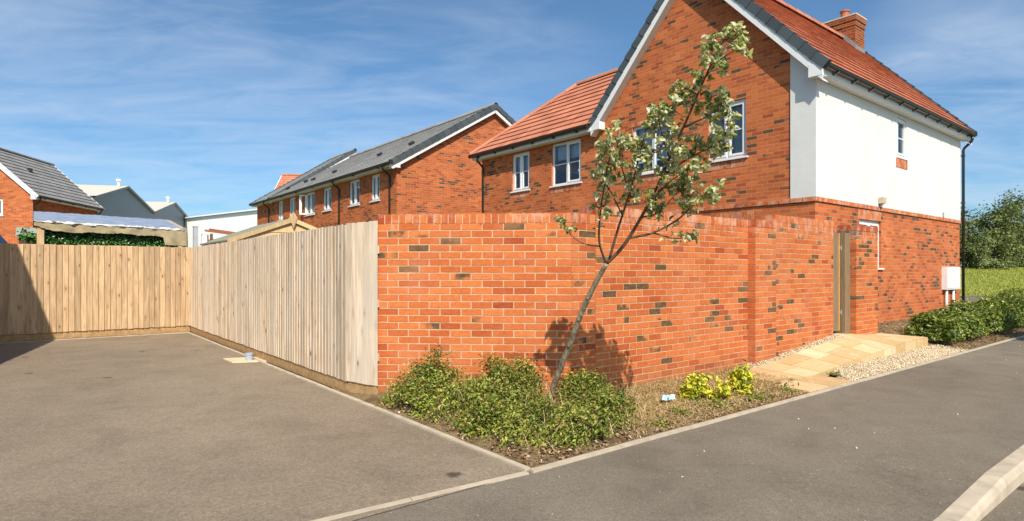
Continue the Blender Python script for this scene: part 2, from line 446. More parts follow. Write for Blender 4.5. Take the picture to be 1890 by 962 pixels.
def verge_line(mb, a, b, side, w=.10, h=.17, seg=.30, up=.05):
    """stepped dry-verge caps from eave point a to ridge point b; side = outward horizontal unit"""
    a, b, side = Vector(a), Vector(b), Vector(side)
    d = (b - a); L = d.length; d.normalize(); nv = side.cross(d)
    if nv.z < 0: nv = -nv
    n = max(2, round(L / seg)); e = L / n
    for k in range(n):
        p0 = a + d * (k * e - .012); p1 = a + d * ((k + 1) * e + .02)
        for (q0, q1, h0, h1) in ((p0, p1, up + .014, up - .006),):
            c = []
            for q, hh in ((q0, h0), (q1, h1)):
                g = .012 if q is q0 else 0.0
                c += [q - side * (w * .9) + nv * (hh - h), q + side * (w * .12 + g) + nv * (hh - h), q + side * (w * .12 + g) + nv * hh, q - side * (w * .9) + nv * hh]
            r = random.random()
            for f in ((0, 1, 2, 3), (7, 6, 5, 4), (0, 4, 5, 1), (1, 5, 6, 2), (2, 6, 7, 3), (3, 7, 4, 0)):
                mb.face([c[i] for i in f], r=r)

def ridge_tiles(mb, a, b, seg=.45, r_=.12):
    a, b = Vector(a), Vector(b); d = b - a; L = d.length; d.normalize(); n = max(1, round(L / seg))
    for k in range(n):
        p0 = a + d * (L * k / n); p1 = a + d * (L * (k + 1) / n + .02)
        mb.tube([p0, p1], [r_ + .008, r_], n=7, caps=False, arc=(-PI * .55, PI * .55), up=(0, 0, 1))

def gutter(parent, a, b, n_br, out, name='gutter'):
    a, b, out = Vector(a), Vector(b), Vector(out)
    g = MB(); g.tube([a, b], .06, n=8, caps=False, arc=(PI * .5, PI * 1.5), up=(0, 0, 1))
    g.tube([a + Vector((0, 0, -.002)), b + Vector((0, 0, -.002))], .052, n=8, caps=False, arc=(PI * .5, PI * 1.5), up=(0, 0, 1))
    for p in (a, b):
        d = (b - a).normalized() * (.006 if p is a else -.006)
        g.tube([p - d, p + d], .063, n=10)
    go = g.build(name, MT['black'], parent)
    for k in range(n_br):
        p = a + (b - a) * ((k + .5) / n_br)
        d = (b - a).normalized()
        br = MB()
        br.beam(p - out * .10 + Vector((0, 0, -.11)), p - out * .10 + Vector((0, 0, .02)), .05, .03, up=d)
        br.beam(p - out * .10 + Vector((0, 0, -.10)), p + out * .05 + Vector((0, 0, -.055)), .05, .022)
        br.build('gutter_bracket', MT['black'], go)
    return go

def downpipe(parent, top, off, zb, clips=3, wallv=None, rad=.034):
    """swan-neck from gutter point top, offset back to the wall by off, down to zb"""
    t = Vector(top); o = Vector(off)
    p = MB(); q = t + o
    p.tube([t, t + Vector((0, 0, -.10)), t + o * .12 + Vector((0, 0, -.15)), q + Vector((0, 0, -.30)) - o * .12, q + Vector((0, 0, -.36)), (q.x, q.y, zb)], rad, n=10)
    po = p.build('downpipe', MT['black'], parent, smooth=True)
    for k in range(clips):
        z = t.z - .5 - (t.z - .6 - zb) * k / max(1, clips - 1) * .9
        c = MB(); c.tube([(q.x, q.y, z - .02), (q.x, q.y, z + .02)], rad + .012, n=10); 
        c.beam((q.x, q.y, z), Vector((q.x, q.y, z)) + o.normalized() * .06, .07, .03)
        c.build('pipe_clip', MT['black'], po)
    return po

def prism(mb, poly, y0, y1, axis='y', r=None):
    """extrude polygon in (x,z) along y"""
    n = len(poly)
    mb.face([(x, y0, z) for x, z in poly], r=r); mb.face([(x, y1, z) for x, z in reversed(poly)], r=r)
    for i in range(n):
        a, b = poly[i], poly[(i + 1) % n]
        mb.face([(a[0], y0, a[1]), (a[0], y1, a[1]), (b[0], y1, b[1]), (b[0], y0, b[1])], r=r)

# ================================================================ main house
def main_house():
    H = thing('detached_house', 'orange brick house with white rendered upper side wall and terracotta tiled roof', 'house', G(8.47, 1.955, 0), ROT)
    SO, ES = 4.86, 4.93     # soffit at wall, fascia foot
    GW, DP = 5.23, 8.37
    AX, RZ = -GW / 2, 8.17
    front = lambda u, z, d: Vector((u - 10.4, d, z))        # u from left end of wing
    side = lambda s, z, d: Vector((-d, s, z))
    U = lambda t: 10.4 - t
    w = MB()
    wins = [(U(8.87), U(8.07), 3.73, 4.84), (U(7.12), U(5.99), 3.70, 4.85), (U(4.27), U(3.12), 3.65, 4.79), (U(2.22), U(1.36), 3.68, 4.85)]
    wall_sheet(w, front, 10.4, -.1, 4.90, wins)
    swins = [(3.86, 4.44, 3.93, 4.80), (1.92, 3.04, 1.44, 2.43)]
    wall_sheet(w, side, DP, -.1, 4.90, [(3.82, 4.48, 3.90, 4.83), swins[1]], reveal=.10)
    w.face([(-GW, 0, 4.90), (0, 0, 4.90), (0, 0, 5.06), (AX, 0, 7.89), (-GW, 0, 5.06)])
    w.face([(0, DP, -.1), (-GW, DP, -.1), (-GW, DP, 4.9), (0, DP, 4.9)]); w.face([(0, DP, 4.9), (-GW, DP, 4.9), (AX, DP, 4.9 + GW / 2 * 1.09)])
    w.face([(-GW, DP, -.1), (-GW, 4.4, -.1), (-GW, 4.4, 4.9), (-GW, DP, 4.9)])
    w.face([(-10.4, 4.4, -.1), (-10.4, 0, -.1), (-10.4, 0, 4.9), (-10.4, 4.4, 4.9)]); w.face([(-GW, 4.4, -.1), (-10.4, 4.4, -.1), (-10.4, 4.4, 4.9), (-GW, 4.4, 4.9)])
    wall = w.build('wall', MT['brick_house'], H)
    # soldier bricks over and under windows, belt course
    for (a, b, c, d) in wins[:]:
        m = MB(); k = int((b - a + .16) / .075)
        for q in range(k):
            x = a - .08 + q * .075
            if d < 4.82: pbox(m, front, x, x + .066, d + .004, d + .1, -.006, .03)
        if m.f: m.build('soldier_course', MT['wall_brick'], wall)
        m = MB()
        for q in range(k):
            x = a - .08 + q * .075
            pbox(m, front, x, x + .066, c - .195, c - .036, -.005, .03)
        m.build('soldier_course', MT['wall_brick'], wall)
    m = MB()
    for q in range(10):
        pbox(m, front, U(1.92) + q * .075 - .02, U(1.92) + q * .075 + .046, 2.36, 2.57, -.006, .03)
    m.build('soldier_course', MT['wall_brick'], wall)
    m = MB()
    for q in range(17): pbox(m, side, 1.86 + q * .068, 1.86 + q * .068 + .06, 2.434, 2.64, -.006, .03)
    m.build('soldier_course', MT['wall_brick'], wall)
    m = MB()
    for q in range(8): pbox(m, side, 3.80 + q * .083, 3.80 + q * .083 + .075, 3.69, 3.885, -.034, .0)
    m.build('soldier_course', MT['wall_brick'], wall)
    m = MB(); x = 0.0
    while x < GW - .05:
        pbox(m, front, 10.4 - x - .222 + .01, 10.4 - x + (.03 if x == 0 else 0), 2.655, 2.735, -.03, .03); x += .23
    x = .01
    while x < DP:
        pbox(m, side, x, min(x + .222, DP + .02), 2.655, 2.735, -.03, .03); x += .23
    m.build('belt_course', MT['wall_brick'], wall)
    # white render upper storey, wraps 45 cm on to the gable
    r = MB()
    rs = lambda u, z, d: Vector((.022 - d, u - .022, z))
    wall_sheet(r, rs, DP + .022, 2.737, 4.88, [(3.86 + .022, 4.44 + .022, 3.70, 4.80)], reveal=.13)
    r.face([(-.45, -.022, 2.737), (.022, -.022, 2.737), (.022, -.022, 4.99), (-.45, -.022, 5.51)]); 
    r.face([(-.45, -.022, 2.737), (-.45, .0, 2.737), (-.45, .0, 5.51), (-.45, -.022, 5.51)])
    r.build('render_coat', MT['render'], H)
    # windows
    add_window(H, front, *wins[0], panes=2, dress=('roller', .55, 'curtain'))
    add_window(H, front, *wins[1], panes=2, dress=('roller', .62, 'curtain'), sashes=[1])
    add_window(H, front, *wins[2], panes=2, dress=('roller', .3, 'curtain'), sashes=[1])
    add_window(H, front, *wins[3], panes=2, dress=('blind', .02, 'blind'), bars=True)
    add_window(H, side, *swins[0], panes=1, dress=('curtain', .5, 'dim_fabric'), rec=.0)
    add_window(H, side, *swins[1], panes=2, bars=False, rec=.05, dress=('roller', .35, 'curtain'))
    # ---- roofs
    pt = math.atan2(RZ - 5.06, GW / 2 + .27); cs, sn = math.cos(pt), math.sin(pt)
    Ls = (GW / 2 + .27) / cs; y0, y1 = -.20, DP + .2
    rf = MB()
    roof_slope(rf, (.27, y0, 5.06), (0, 1, 0), (-cs, 0, sn), (sn, 0, cs), Ls, lambda v: 0, lambda v: y1 - y0)
    roof_slope(rf, (-GW - .27, y1, 5.06), (0, -1, 0), (cs, 0, sn), (-sn, 0, cs), Ls, lambda v: 0, lambda v: y1 - y0)
    # wing roof, hipped at its far end
    wz, wy, we = 5.06, -.24, 4.4 + .24; wm = (wy + we) / 2; wr = wz + (wm - wy) * .88; wx = -10.72
    a2 = math.atan2(wr - wz, wm - wy); c2, s2 = math.cos(a2), math.sin(a2); L2 = (wm - wy) / c2
    roof_slope(rf, (wx, wy, wz), (1, 0, 0), (0, c2, s2), (0, -s2, c2), L2, lambda v: v * c2, lambda v: 6.3 if v * c2 > .5 else 5.32)
    roof_slope(rf, (-4.42, we, wz), (-1, 0, 0), (0, -c2, s2), (0, s2, c2), L2, lambda v: 0, lambda v: 6.3 - v * c2)
    roof_slope(rf, (wx, we, wz), (0, -1, 0), (c2, 0, s2), (-s2, 0, c2), L2, lambda v: v * c2, lambda v: we - wy - v * c2)
    ridge_tiles(rf, (AX, y0, RZ + .0), (AX, y1, RZ + .0))
    ridge_tiles(rf, (wx + (wm - wy), wm, wr), (-4.2, wm, wr), r_=.10)
    ridge_tiles(rf, (wx + .02, wy + .02, wz + .03), (wx + (wm - wy), wm, wr + .01), r_=.085); ridge_tiles(rf, (wx + .02, we - .02, wz + .03), (wx + (wm - wy), wm, wr + .01), r_=.085)
    roof = rf.build('roof', MT['roof_red'], H)
    for yy, sd in ((y0, -1), (y1, 1)):
        for xe in (.29, -GW - .29):
            vm = MB(); verge_line(vm, (xe, yy, 5.06), (AX, yy, RZ + .01), (0, sd, 0)); vm.build('verge_cap', MT['roof_slate'], H)
    # bargeboards + soffit boxes + fascias (white)
    for yy, sg in ((-.20, 1), (DP + .2, -1)):
        tt = (RZ - 5.06) / (GW / 2 + .27)
        for s_ in (-1, 1):
            b = MB()
            e = (AX + s_ * (GW / 2 + .22), 5.06 - .02 + .05 * tt); dz = .175 / cs
            xr = AX
            pol = [(e[0], e[1] - .07), (xr, RZ - .07), (xr, RZ - .07 - dz), (e[0], e[1] - .07 - dz)]
            prism(b, pol, yy, yy + sg * .022)
            pol2 = [(e[0], e[1] - .07 - dz + .012), (xr, RZ - .07 - dz + .012), (xr, RZ - .07 - dz), (e[0], e[1] - .07 - dz)]
            prism(b, pol2, yy + sg * .022, yy + sg * .205)
            b.build('bargeboard', MT['white'], H)
    bx = MB()   # box ends at the eaves
    bx.box(-.03, .215, -.205, .0 - .024, 4.87, 5.10); bx.build('soffit_box', MT['white'], H)
    bx = MB(); bx.box(-GW - .205, -GW + .08, -.205, -.003, 4.90, 5.10); bx.build('soffit_box', MT['white'], H)
    f = MB(); f.box(.19, .212, -.18, DP + .2, 4.89, 5.055); f.box(.0225, .19, -.18, DP + .2, 4.882, 4.90); f.build('fascia', MT['white'], H)
    f = MB(); f.box(-10.62, -GW - .206, -.215, -.195, 4.89, 5.04); f.box(-10.62, -GW - .206, -.195, .0, 4.885, 4.90); f.box(-10.64, -10.62, -.215, 4.6, 4.89, 5.04); f.box(-10.62, -10.4, 0, 4.6, 4.885, 4.9); f.build('fascia', MT['white'], H)
    gutter(H, (.275, -.17, 5.035), (.275, DP + .24, 5.035), 11, (1, 0, 0))
    gutter(H, (-10.70, -.27, 5.02), (-GW - .25, -.27, 5.02), 6, (0, -1, 0))
    downpipe(H, (.27, DP + .05, 4.98), (-.20, 0, 0), .15, 4)
    downpipe(H, (-10.30, -.27, 4.98), (0, .225, 0), .1, 3)
    # chimney
    cx0, cx1, cy0, cy1 = -1.225 - 1.955 + 1.955 - 0, 0, 0, 0
    cx0, cx1, cy0, cy1 = AX - .41, AX + .41, 7.3, 7.95
    c = MB(); c.box(cx0, cx1, cy0, cy1, 7.4, 8.46)
    c.box(cx0 - .02, cx1 + .02, cy0 - .02, cy1 + .02, 8.46, 8.60); c.box(cx0 - .04, cx1 + .04, cy0 - .04, cy1 + .04, 8.60, 8.74)
    ch = c.build('chimney', MT['brick_chimney'], roof)
    c = MB(); c.box(cx0 - .05, cx1 + .05, cy0 - .05, cy1 + .05, 8.74, 8.78); c.build('chimney_cap', MT['concrete'], H)
    c = MB(); c.tube([(AX, 7.62, 8.77), (AX, 7.62, 9.0), (AX, 7.62, 9.06)], [.12, .11, .125], n=16); c.tube([(AX, 7.62, 9.03), (AX, 7.62, 9.065)], [.135, .135], n=16)
    c.build('chimney_pot', MT['pot'], H)
    c = MB(); tt = (RZ - 5.06) / (GW / 2 + .27)
    zr = lambda x: 5.06 + (.27 - x) * tt
    c.face([(cx1 + .012, cy0 - .012, zr(cx1) + .05), (AX, cy0 - .012, zr(AX) + .05), (AX, cy0 - .012, zr(AX) + .22), (cx1 + .012, cy0 - .012, zr(cx1) + .2)])
    c.box(cx1 + .0, cx1 + .012, cy0 - .01, cy1 + .01, zr(cx1), zr(cx1) + .16)
    c.build('flashing', MT['lead'], H)
    # small things fixed to the side wall
    v = MB(); v.box(.022, .12, 2.80, 2.97, 2.80, 2.93); v.tube([(.07, 2.88, 2.80), (.07, 2.88, 2.735)], .03, n=8)
    v.build('wall_vent', m_plain('beige_plastic', (.50, .42, .29), .5), H)
    v = MB(); v.tube([(.06, 6.92, 2.74), (.06, 6.92, 2.88)], .028, n=8); v.build('overflow_pipe', m_plain('pale_pipe', (.62, .60, .56), .5), H)
    # two white meter cupboards with their pipes
    for (a, b) in ((6.92, 7.44), (7.46, 7.98)):
        k = MB(); pbox(k, side, a, b, .90, 1.48, -.12, .0); bo = k.build('meter_box', MT['white'], H)
        k = MB(); pbox(k, side, a + .03, b - .03, .93, 1.45, -.128, -.121); bd = k.build('meter_door', MT['white'], bo)
        k = MB(); k.tube([(.06, (a + b) / 2 - .1, .1), (.06, (a + b) / 2 - .1, .9)], .032, n=10); k.build('conduit', MT['white'], bo, smooth=True)
    return H
main_house()

# ================================================================ terrace row
def terrace():
    # own frame: x = along facade (towards viewer), y = depth; origin at the near front corner
    K = .972
    T = thing('terraced_house', 'long brick terrace with dark grey roof behind the wooden shed', 'house', Vector((-3.96 * K, 20.5 * K, 0)), ROT)
    Lf, DPt = 16.0, 8.2
    front = lambda u, z, d: Vector((u - Lf, d, z))
    gab = lambda s, z, d: Vector((-d, s, z))
    ws = [(2.0, 1.3, 3.86, 4.80), (3.96, 3.0, 3.85, 4.82), (6.7, 5.8, 3.86, 4.82), (8.8, 7.7, 3.83, 4.82), (11.1, 10.2, 3.86, 4.82), (12.8, 12.0, 3.86, 4.82)]
    wins = [(Lf - a * K, Lf - b * K, c, d) for a, b, c, d in ws]
    SOz, RZ = 4.86, 7.55
    w = MB(); wall_sheet(w, front, Lf, -.1, SOz + .1, wins)
    yr = 4.0
    w.face([(0, 0, -.1), (0, DPt, -.1), (0, DPt, SOz + .1), (0, 0, SOz + .1)])
    w.face([(0, 0, SOz + .1), (0, DPt, SOz + .1), (0, yr, RZ - .12)])
    w.face([(-Lf, DPt, -.1), (-Lf, 0, -.1), (-Lf, 0, SOz + .1), (-Lf, DPt, SOz + .1)]); w.face([(-Lf, DPt, SOz + .1), (-Lf, 0, SOz + .1), (-Lf, yr, RZ)])
    w.face([(0, DPt, -.1), (-Lf, DPt, -.1), (-Lf, DPt, SOz + .1), (0, DPt, SOz + .1)])
    w.build('wall', MT['brick_far'], T)
    dress = [('roller', .5, 'curtain'), ('curtain', .3, 'curtain'), ('roller', .6, 'curtain'), ('curtain', .3, 'curtain'), ('roller', .4, 'curtain'), ('curtain', .35, 'curtain')]
    for i, wn in enumerate(wins):
        add_window(T, front, *wn, panes=2, bars=False, dress=dress[i], opened=(wn[0] + .03, .75) if i == 3 else None)
    a = math.atan2(RZ - 4.98, yr + .3); c, s = math.cos(a), math.sin(a); L = (yr + .3) / c
    r = MB(); X1 = .2
    roof_slope(r, (-12.9, -.3, 4.98), (1, 0, 0), (0, c, s), (0, -s, c), L, lambda v: 0, lambda v: 12.9 + X1, course=.29, lift=.026)
    b2 = math.atan2(DPt + .3 - yr, RZ - 4.98); Lb = math.hypot(DPt + .3 - yr, RZ - 4.98)
    roof_slope(r, (X1, DPt + .3, 4.98), (-1, 0, 0), (0, -math.sin(b2), math.cos(b2)), (0, math.cos(b2), math.sin(b2)), Lb, lambda v: 0, lambda v: Lf + X1 + .2, course=.29)
    # the far house of the row stands a little higher
    RZ2, yr2 = RZ + .42, yr + .25
    a2 = math.atan2(RZ2 - 4.98, yr2 + .3); c2, s2 = math.cos(a2), math.sin(a2)
    roof_slope(r, (-Lf - .2, -.3, 4.98), (1, 0, 0), (0, c2, s2), (0, -s2, c2), (yr2 + .3) / c2, lambda v: 0, lambda v: Lf + .2 - 12.9, course=.29, lift=.026)
    ridge_tiles(r, (-12.9, yr, RZ), (X1, yr, RZ), r_=.10); ridge_tiles(r, (-Lf - .2, yr2, RZ2), (-12.9, yr2, RZ2), r_=.10)
    rf = r.build('roof', MT['roof_grey'], T)
    for (xx, vv) in ((-1.4, 1.95), (-3.9, 1.9), (-7.2, 1.3), (-9.3, 1.1), (-10.6, 1.25), (-12.3, .9)):
        k = MB(); p = Vector((xx, -.3 + vv * c, 4.98 + vv * s)); n = Vector((0, -s, c))
        k.beam(p + n * .03, p + n * .12, .16, .2, up=(1, 0, 0)); k.build('roof_vent', MT['black'], rf)
    for a_, b_, sd in (((X1, -.3, 4.98), (X1, yr, RZ + .01), 1), ((X1, DPt + .3, 4.98), (X1, yr, RZ + .01), 1), ((-Lf - .2, -.3, 4.98), (-Lf - .2, yr2, RZ2 + .01), -1), ((-12.9, -.3, 4.98), (-12.9, yr2, RZ2 + .01), 1)):
        v = MB(); verge_line(v, a_, b_, (sd, 0, 0), w=.14); v.build('verge_cap', MT['roof_slate'], T)
    for x_, ye, R_, Y_ in ((X1 - .05, -.28, RZ, yr), (X1 - .05, DPt + .28, RZ, yr), (-12.92, -.28, RZ2, yr2)):
        b = MB(); b.beam((x_, ye, 4.98 - .16), (x_, Y_, R_ - .16), .05, .20)
        if x_ > -1: b.beam((x_ - .07, ye, 4.98 - .22), (x_ - .07, Y_, R_ - .22), .2, .02)
        b.build('bargeboard', MT['white'], T)
    b = MB(); b.box(-.02, X1 - .03, -.27, .05, 4.80, 5.0); b.build('soffit_box', MT['white'], T)
    f = MB(); f.box(-Lf - .15, X1 - .03, -.25, -.23, 4.84, 4.98); f.box(-Lf - .15, X1 - .05, -.23, .0, 4.84, 4.855); f.build('fascia', MT['white'], T)
    gutter(T, (-Lf - .2, -.32, 4.95), (X1 + .05, -.32, 4.95), 8, (0, -1, 0))
    for x_ in (-.42, -4.72, -13.8): downpipe(T, (x_, -.32, 4.93), (0, .27, 0), .1, 2)
    return T
terrace()

# ================================================================ small gabled houses further off
def far_house(name, label, loc, rz, W, D, eave, ridge, roofm, brick, wins=(), white_verge=True):
    """x across the front gable (0..-W), y depth"""
    H = thing(name, label, 'house', loc, rz)
    ax = -W / 2
    f = lambda u, z, d: Vector((u - W, d, z))
    w = MB(); wall_sheet(w, f, W, -.1, eave, wins)
    w.face([(-W, 0, eave), (0, 0, eave), (ax, 0, ridge - .1)])
    w.face([(0, 0, -.1), (0, D, -.1), (0, D, eave), (0, 0, eave)]); w.face([(-W, D, -.1), (-W, 0, -.1), (-W, 0, eave), (-W, D, eave)])
    w.face([(0, D, -.1), (-W, D, -.1), (-W, D, eave), (0, D, eave)]); w.face([(0, D, eave), (-W, D, eave), (ax, D, ridge - .1)])
    w.build('wall', brick, H)
    for wn in wins: add_window(H, f, *wn, panes=2, bars=False, dress=('curtain', .3, 'curtain'))
    a = math.atan2(ridge - eave - .1, W / 2 + .25); c, s = math.cos(a), math.sin(a); L = (W / 2 + .25) / c
    r = MB()
    roof_slope(r, (.25, -.12, eave + .1), (0, 1, 0), (-c, 0, s), (s, 0, c), L, lambda v: 0, lambda v: D + .3)
    roof_slope(r, (-W - .25, D + .18, eave + .1), (0, -1, 0), (c, 0, s), (-s, 0, c), L, lambda v: 0, lambda v: D + .3)
    ridge_tiles(r, (ax, -.12, ridge), (ax, D + .18, ridge), r_=.1)
    rf = r.build('roof', roofm, H)
    for q in (-1, 1):
        for yy in (-.11, D + .15):
            b = MB(); b.beam((ax + q * (W / 2 + .24), yy, eave + .02), (ax, yy, ridge - .08), .04, .2); b.build('bargeboard', MT['white'], H)
    b = MB(); b.box(-.02, .2, -.13, .03, eave - .08, eave + .12); b.build('soffit_box', MT['white'], H)
    k = MB(); k.box(.19, .21, -.09, D + .13, eave - .06, eave + .1); k.box(0.003, .19, -.09, D + .13, eave - .06, eave - .045); k.build('fascia', MT['white'], H)
    gutter(H, (.26, -.1, eave + .08), (.26, D + .15, eave + .08), 5, (1, 0, 0))
    downpipe(H, (.26, .12, eave + .04), (-.21, 0, 0), .1, 2); downpipe(H, (.26, D - .1, eave + .04), (-.21, 0, 0), .1, 2)
    return H, rf
rzL = math.atan2(-.178, .984) ; rzL = math.atan2(.984, -.178) - PI / 2
Hl, rl = far_house('corner_house', 'brick house with dark grey roof at the left edge behind the fence', Vector((-22.45, 28.0, 0)), rzL, 4.7, 6.0, 4.80, 7.32, MT['roof_grey'], MT['brick_left'], wins=[(2.45, 3.46, 3.95, 4.74)])
k = MB(); k.box(-1.35, -1.2, 2.0, 2.2, 6.2, 6.5); k.build('roof_vent', MT['black'], rl)
Hr, rr = far_house('red_roof_house', 'red tiled roof end showing beyond the grey terrace roof', Vector((-17.0, 41.0, 0)), -PI / 2, 7.0, 9, 5.0, 8.5, MT['roof_red'], MT['brick_left'])

# neighbour's garage stands on the driveway's far side, out of frame, and throws the shadow on the fence
def neighbour():
    N = thing('brick_garage', 'brick garage beside the driveway casting shade on the fence', 'garage', G(-4.62, 5.6, 0), ROT)
    W, D, ev, rg = 8.1, 6.0, 2.35, 5.30
    w = MB(); ax = -W / 2
    for pts in ([(0, -D, 0), (0, 0, 0), (0, 0, ev), (0, -D, ev)], [(-W, 0, 0), (-W, -D, 0), (-W, -D, ev), (-W, 0, ev)], [(0, 0, 0), (-W, 0, 0), (-W, 0, ev), (0, 0, ev)], [(-W, -D, 0), (0, -D, 0), (0, -D, ev), (-W, -D, ev)],
                [(0, 0, ev), (-W, 0, ev), (ax, 0, rg - .1)], [(-W, -D, ev), (0, -D, ev), (ax, -D, rg - .1)]): w.face(pts)
    w.build('wall', MT['brick_house'], N)
    a = math.atan2(rg - ev - .05, W / 2 + .16); c, s = math.cos(a), math.sin(a); L = (W / 2 + .16) / c
    r = MB()
    roof_slope(r, (.16, -D - .15, ev + .05), (0, 1, 0), (-c, 0, s), (s, 0, c), L, lambda v: 0, lambda v: D + .3)
    roof_slope(r, (-W - .16, .15, ev + .05), (0, -1, 0), (c, 0, s), (-s, 0, c), L, lambda v: 0, lambda v: D + .3)
    ridge_tiles(r, (ax, -D - .15, rg), (ax, .15, rg)); r.build('roof', MT['roof_grey'], N)
    for xe in (.17, -W - .17):
        v = MB(); verge_line(v, (xe, .15, ev + .05), (ax, .15, rg), (0, 1, 0)); v.build('verge_cap', MT['roof_slate'], N)
    dr = MB(); dr.box(.003, .06, -4.2, -1.8, .0, 2.1); dr.build('garage_door', MT['white'], N)
neighbour()

# ================================================================ warehouses
def m_clad(name, col):
    t = NT(name); u = t.uv()
    wv = t.n('ShaderNodeTexWave', wave_type='BANDS', bands_direction='X'); wv.inputs['Scale'].default_value = 1.6; t.l(u, wv.inputs['Vector'])
    c = t.mix(t.ramp(wv.outputs['Fac'], [(.1, 0.0), (.3, 1.0)]), [x * .82 for x in col], col)
    return t.done(t.bsdf(c, .6, None, .3))
cl_grey = m_clad('grey_cladding', (.235, .265, .285)); cl_white = m_plain('white_cladding', (.93, .92, .90), .6, .3, .02, .4); rf_cream = m_clad('cream_sheet_roof', (.60, .55, .46))
gd = Vector((-.225, .974, 0)); rd = Vector((-.974, -.225, 0))
for i, lab in enumerate(('larger grey clad warehouse gable with pale roof behind the silver canopy', 'smaller grey warehouse gable behind and right of the larger one')):
    base = Vector((-34.95, 49.75, 0)) + gd * 13.7 * i
    Wt = thing('grey_warehouse', lab, 'warehouse', base, 0, 'grey industrial units beyond the houses')
    p = lambda g, r, z: gd * g + rd * r + Vector((0, 0, z))
    w = MB(); w.face([p(0, 0, -.1), p(13.7, 0, -.1), p(13.7, 0, 7.6), p(0, 0, 7.6)]); w.face([p(0, 0, 7.6), p(13.7, 0, 7.6), p(6.85, 0, 9.32)])
    w.face([p(0, 0, -.1), p(0, 30, -.1), p(0, 30, 7.6), p(0, 0, 7.6)]); w.face([p(0, 30, -.1), p(13.7, 30, -.1), p(13.7, 30, 7.6), p(6.85, 30, 9.32), p(0, 30, 7.6)])
    w.build('wall', cl_grey, Wt)
    r = MB(); 
    for a, b in (((0 - .1, 7.62), (6.85, 9.4)), ((13.8, 7.62), (6.85, 9.4))):
        r.face([p(a[0], -.3, a[1]), p(b[0], -.3, b[1]), p(b[0], 30, b[1]), p(a[0], 30, a[1])], uv=[(0, 0), (0, 7), (30, 7), (30, 0)])
        r.face([p(a[0], -.3, a[1] - .2), p(b[0], -.3, b[1] - .2), p(b[0], -.3, b[1]), p(a[0], -.3, a[1])], m=1)
        r.face([p(a[0], -.3, a[1] - .2), p(b[0], -.3, b[1] - .2), p(b[0], 0.01, b[1] - .2), p(a[0], 0.01, a[1] - .2)], m=1)
    rf = r.build('roof', [rf_cream, cl_grey], Wt)
    q = MB(); q.face([p(1.2, 3.2, 7.62 + 1.3 * .2598 + .03), p(3.6, 3.2, 7.62 + 3.7 * .2598 + .03), p(3.6, 8.5, 7.62 + 3.7 * .2598 + .03), p(1.2, 8.5, 7.62 + 1.3 * .2598 + .03)])
    q.build('rooflight', m_plain('brown_rooflight', (.25, .20, .13), .6), rf)
    q = MB(); q.tube([p(6.4, .4, 9.3), p(6.4, .4, 9.75)], .12, n=8); q.tube([p(6.4, .4, 9.75), p(6.4, .4, 9.95)], .22, n=8); q.build('flue', MT['white'], rf)
Ww = thing('white_warehouse', 'long white clad warehouse between the canopy and the terrace', 'warehouse', Vector((-45.5, 77.8, 0)), math.atan2(-11.1, 14.6))
w = MB(); LW = 34; w.box(0, LW, 0, 20, -.1, 7.95); w.build('wall', cl_white, Ww)
w = MB(); w.face([(-.2, -.25, 7.97), (LW + .2, -.25, 7.97), (LW + .2, 10, 9.0), (-.2, 10, 9.0)]); w.face([(LW + .2, 20.2, 7.97), (-.2, 20.2, 7.97), (-.2, 10, 9.0), (LW + .2, 10, 9.0)]); w.box(-.2, LW + .2, -.3, -.05, 7.84, 7.965)
w.build('roof', cl_white, Ww)
# ================================================================ brick garden wall (every brick modelled)
def gw_mapper(org, dirv):
    o = Vector(org); d = Vector(dirv).normalized(); n = Vector((-d.y, d.x, 0))   # n points to the back of the wall
    return lambda u, z, dep: o + d * u + n * dep + Vector((0, 0, z))

def lay_bricks(mb, mort, mp, L, z0, ztop, thick=.215, density=lambda u, z: .05, ends=(True, True), proud=0.0):
    n = math.ceil((ztop - z0) / .075 - 1e-6)
    for j in range(n):
        zt = ztop - j * .075 - .006; zb = zt - .063
        x = 0.0; first = .1075 if j % 2 else .225
        w = first
        while x < L - .005:
            e = min(x + w, L)
            if L - e < .05: e = L
            a, b = x + (.0 if x == 0 else .006), e - (.0 if e == L else .006)
            burnt = random.random() < density((a + b) / 2, (zt + zb) / 2)
            v = 1.0 + random.random() if burnt else random.random() ** .8 * .97
            jj = random.uniform(-.0015, .0015) - proud
            pbox(mb, mp, a, b, zb + random.uniform(-.001, .001), zt + random.uniform(-.001, .001), jj, thick, r=v)
            x = e; w = .225
    pbox(mort, mp, .004, L - .004, z0, ztop, .004 - proud, thick - .004)

def coping(mb, mort, mp, L, ztop, thick=.215, dark_first=False):
    n = max(1, round(L / .075)); p = L / n
    for k in range(n):
        r = random.random() ** .8 * .97
        if k == 0 and dark_first: r = .02
        if random.random() < .06: r = random.uniform(0, .08)
        pbox(mb, mp, k * p + (.0 if k == 0 else .005), (k + 1) * p - .005, ztop - .102 + random.uniform(-.002, .002), ztop + random.uniform(-.003, .002), random.uniform(-.002, .002), thick, r=r)
    pbox(mort, mp, .003, L - .003, ztop - .112, ztop - .008, .004, thick - .004)

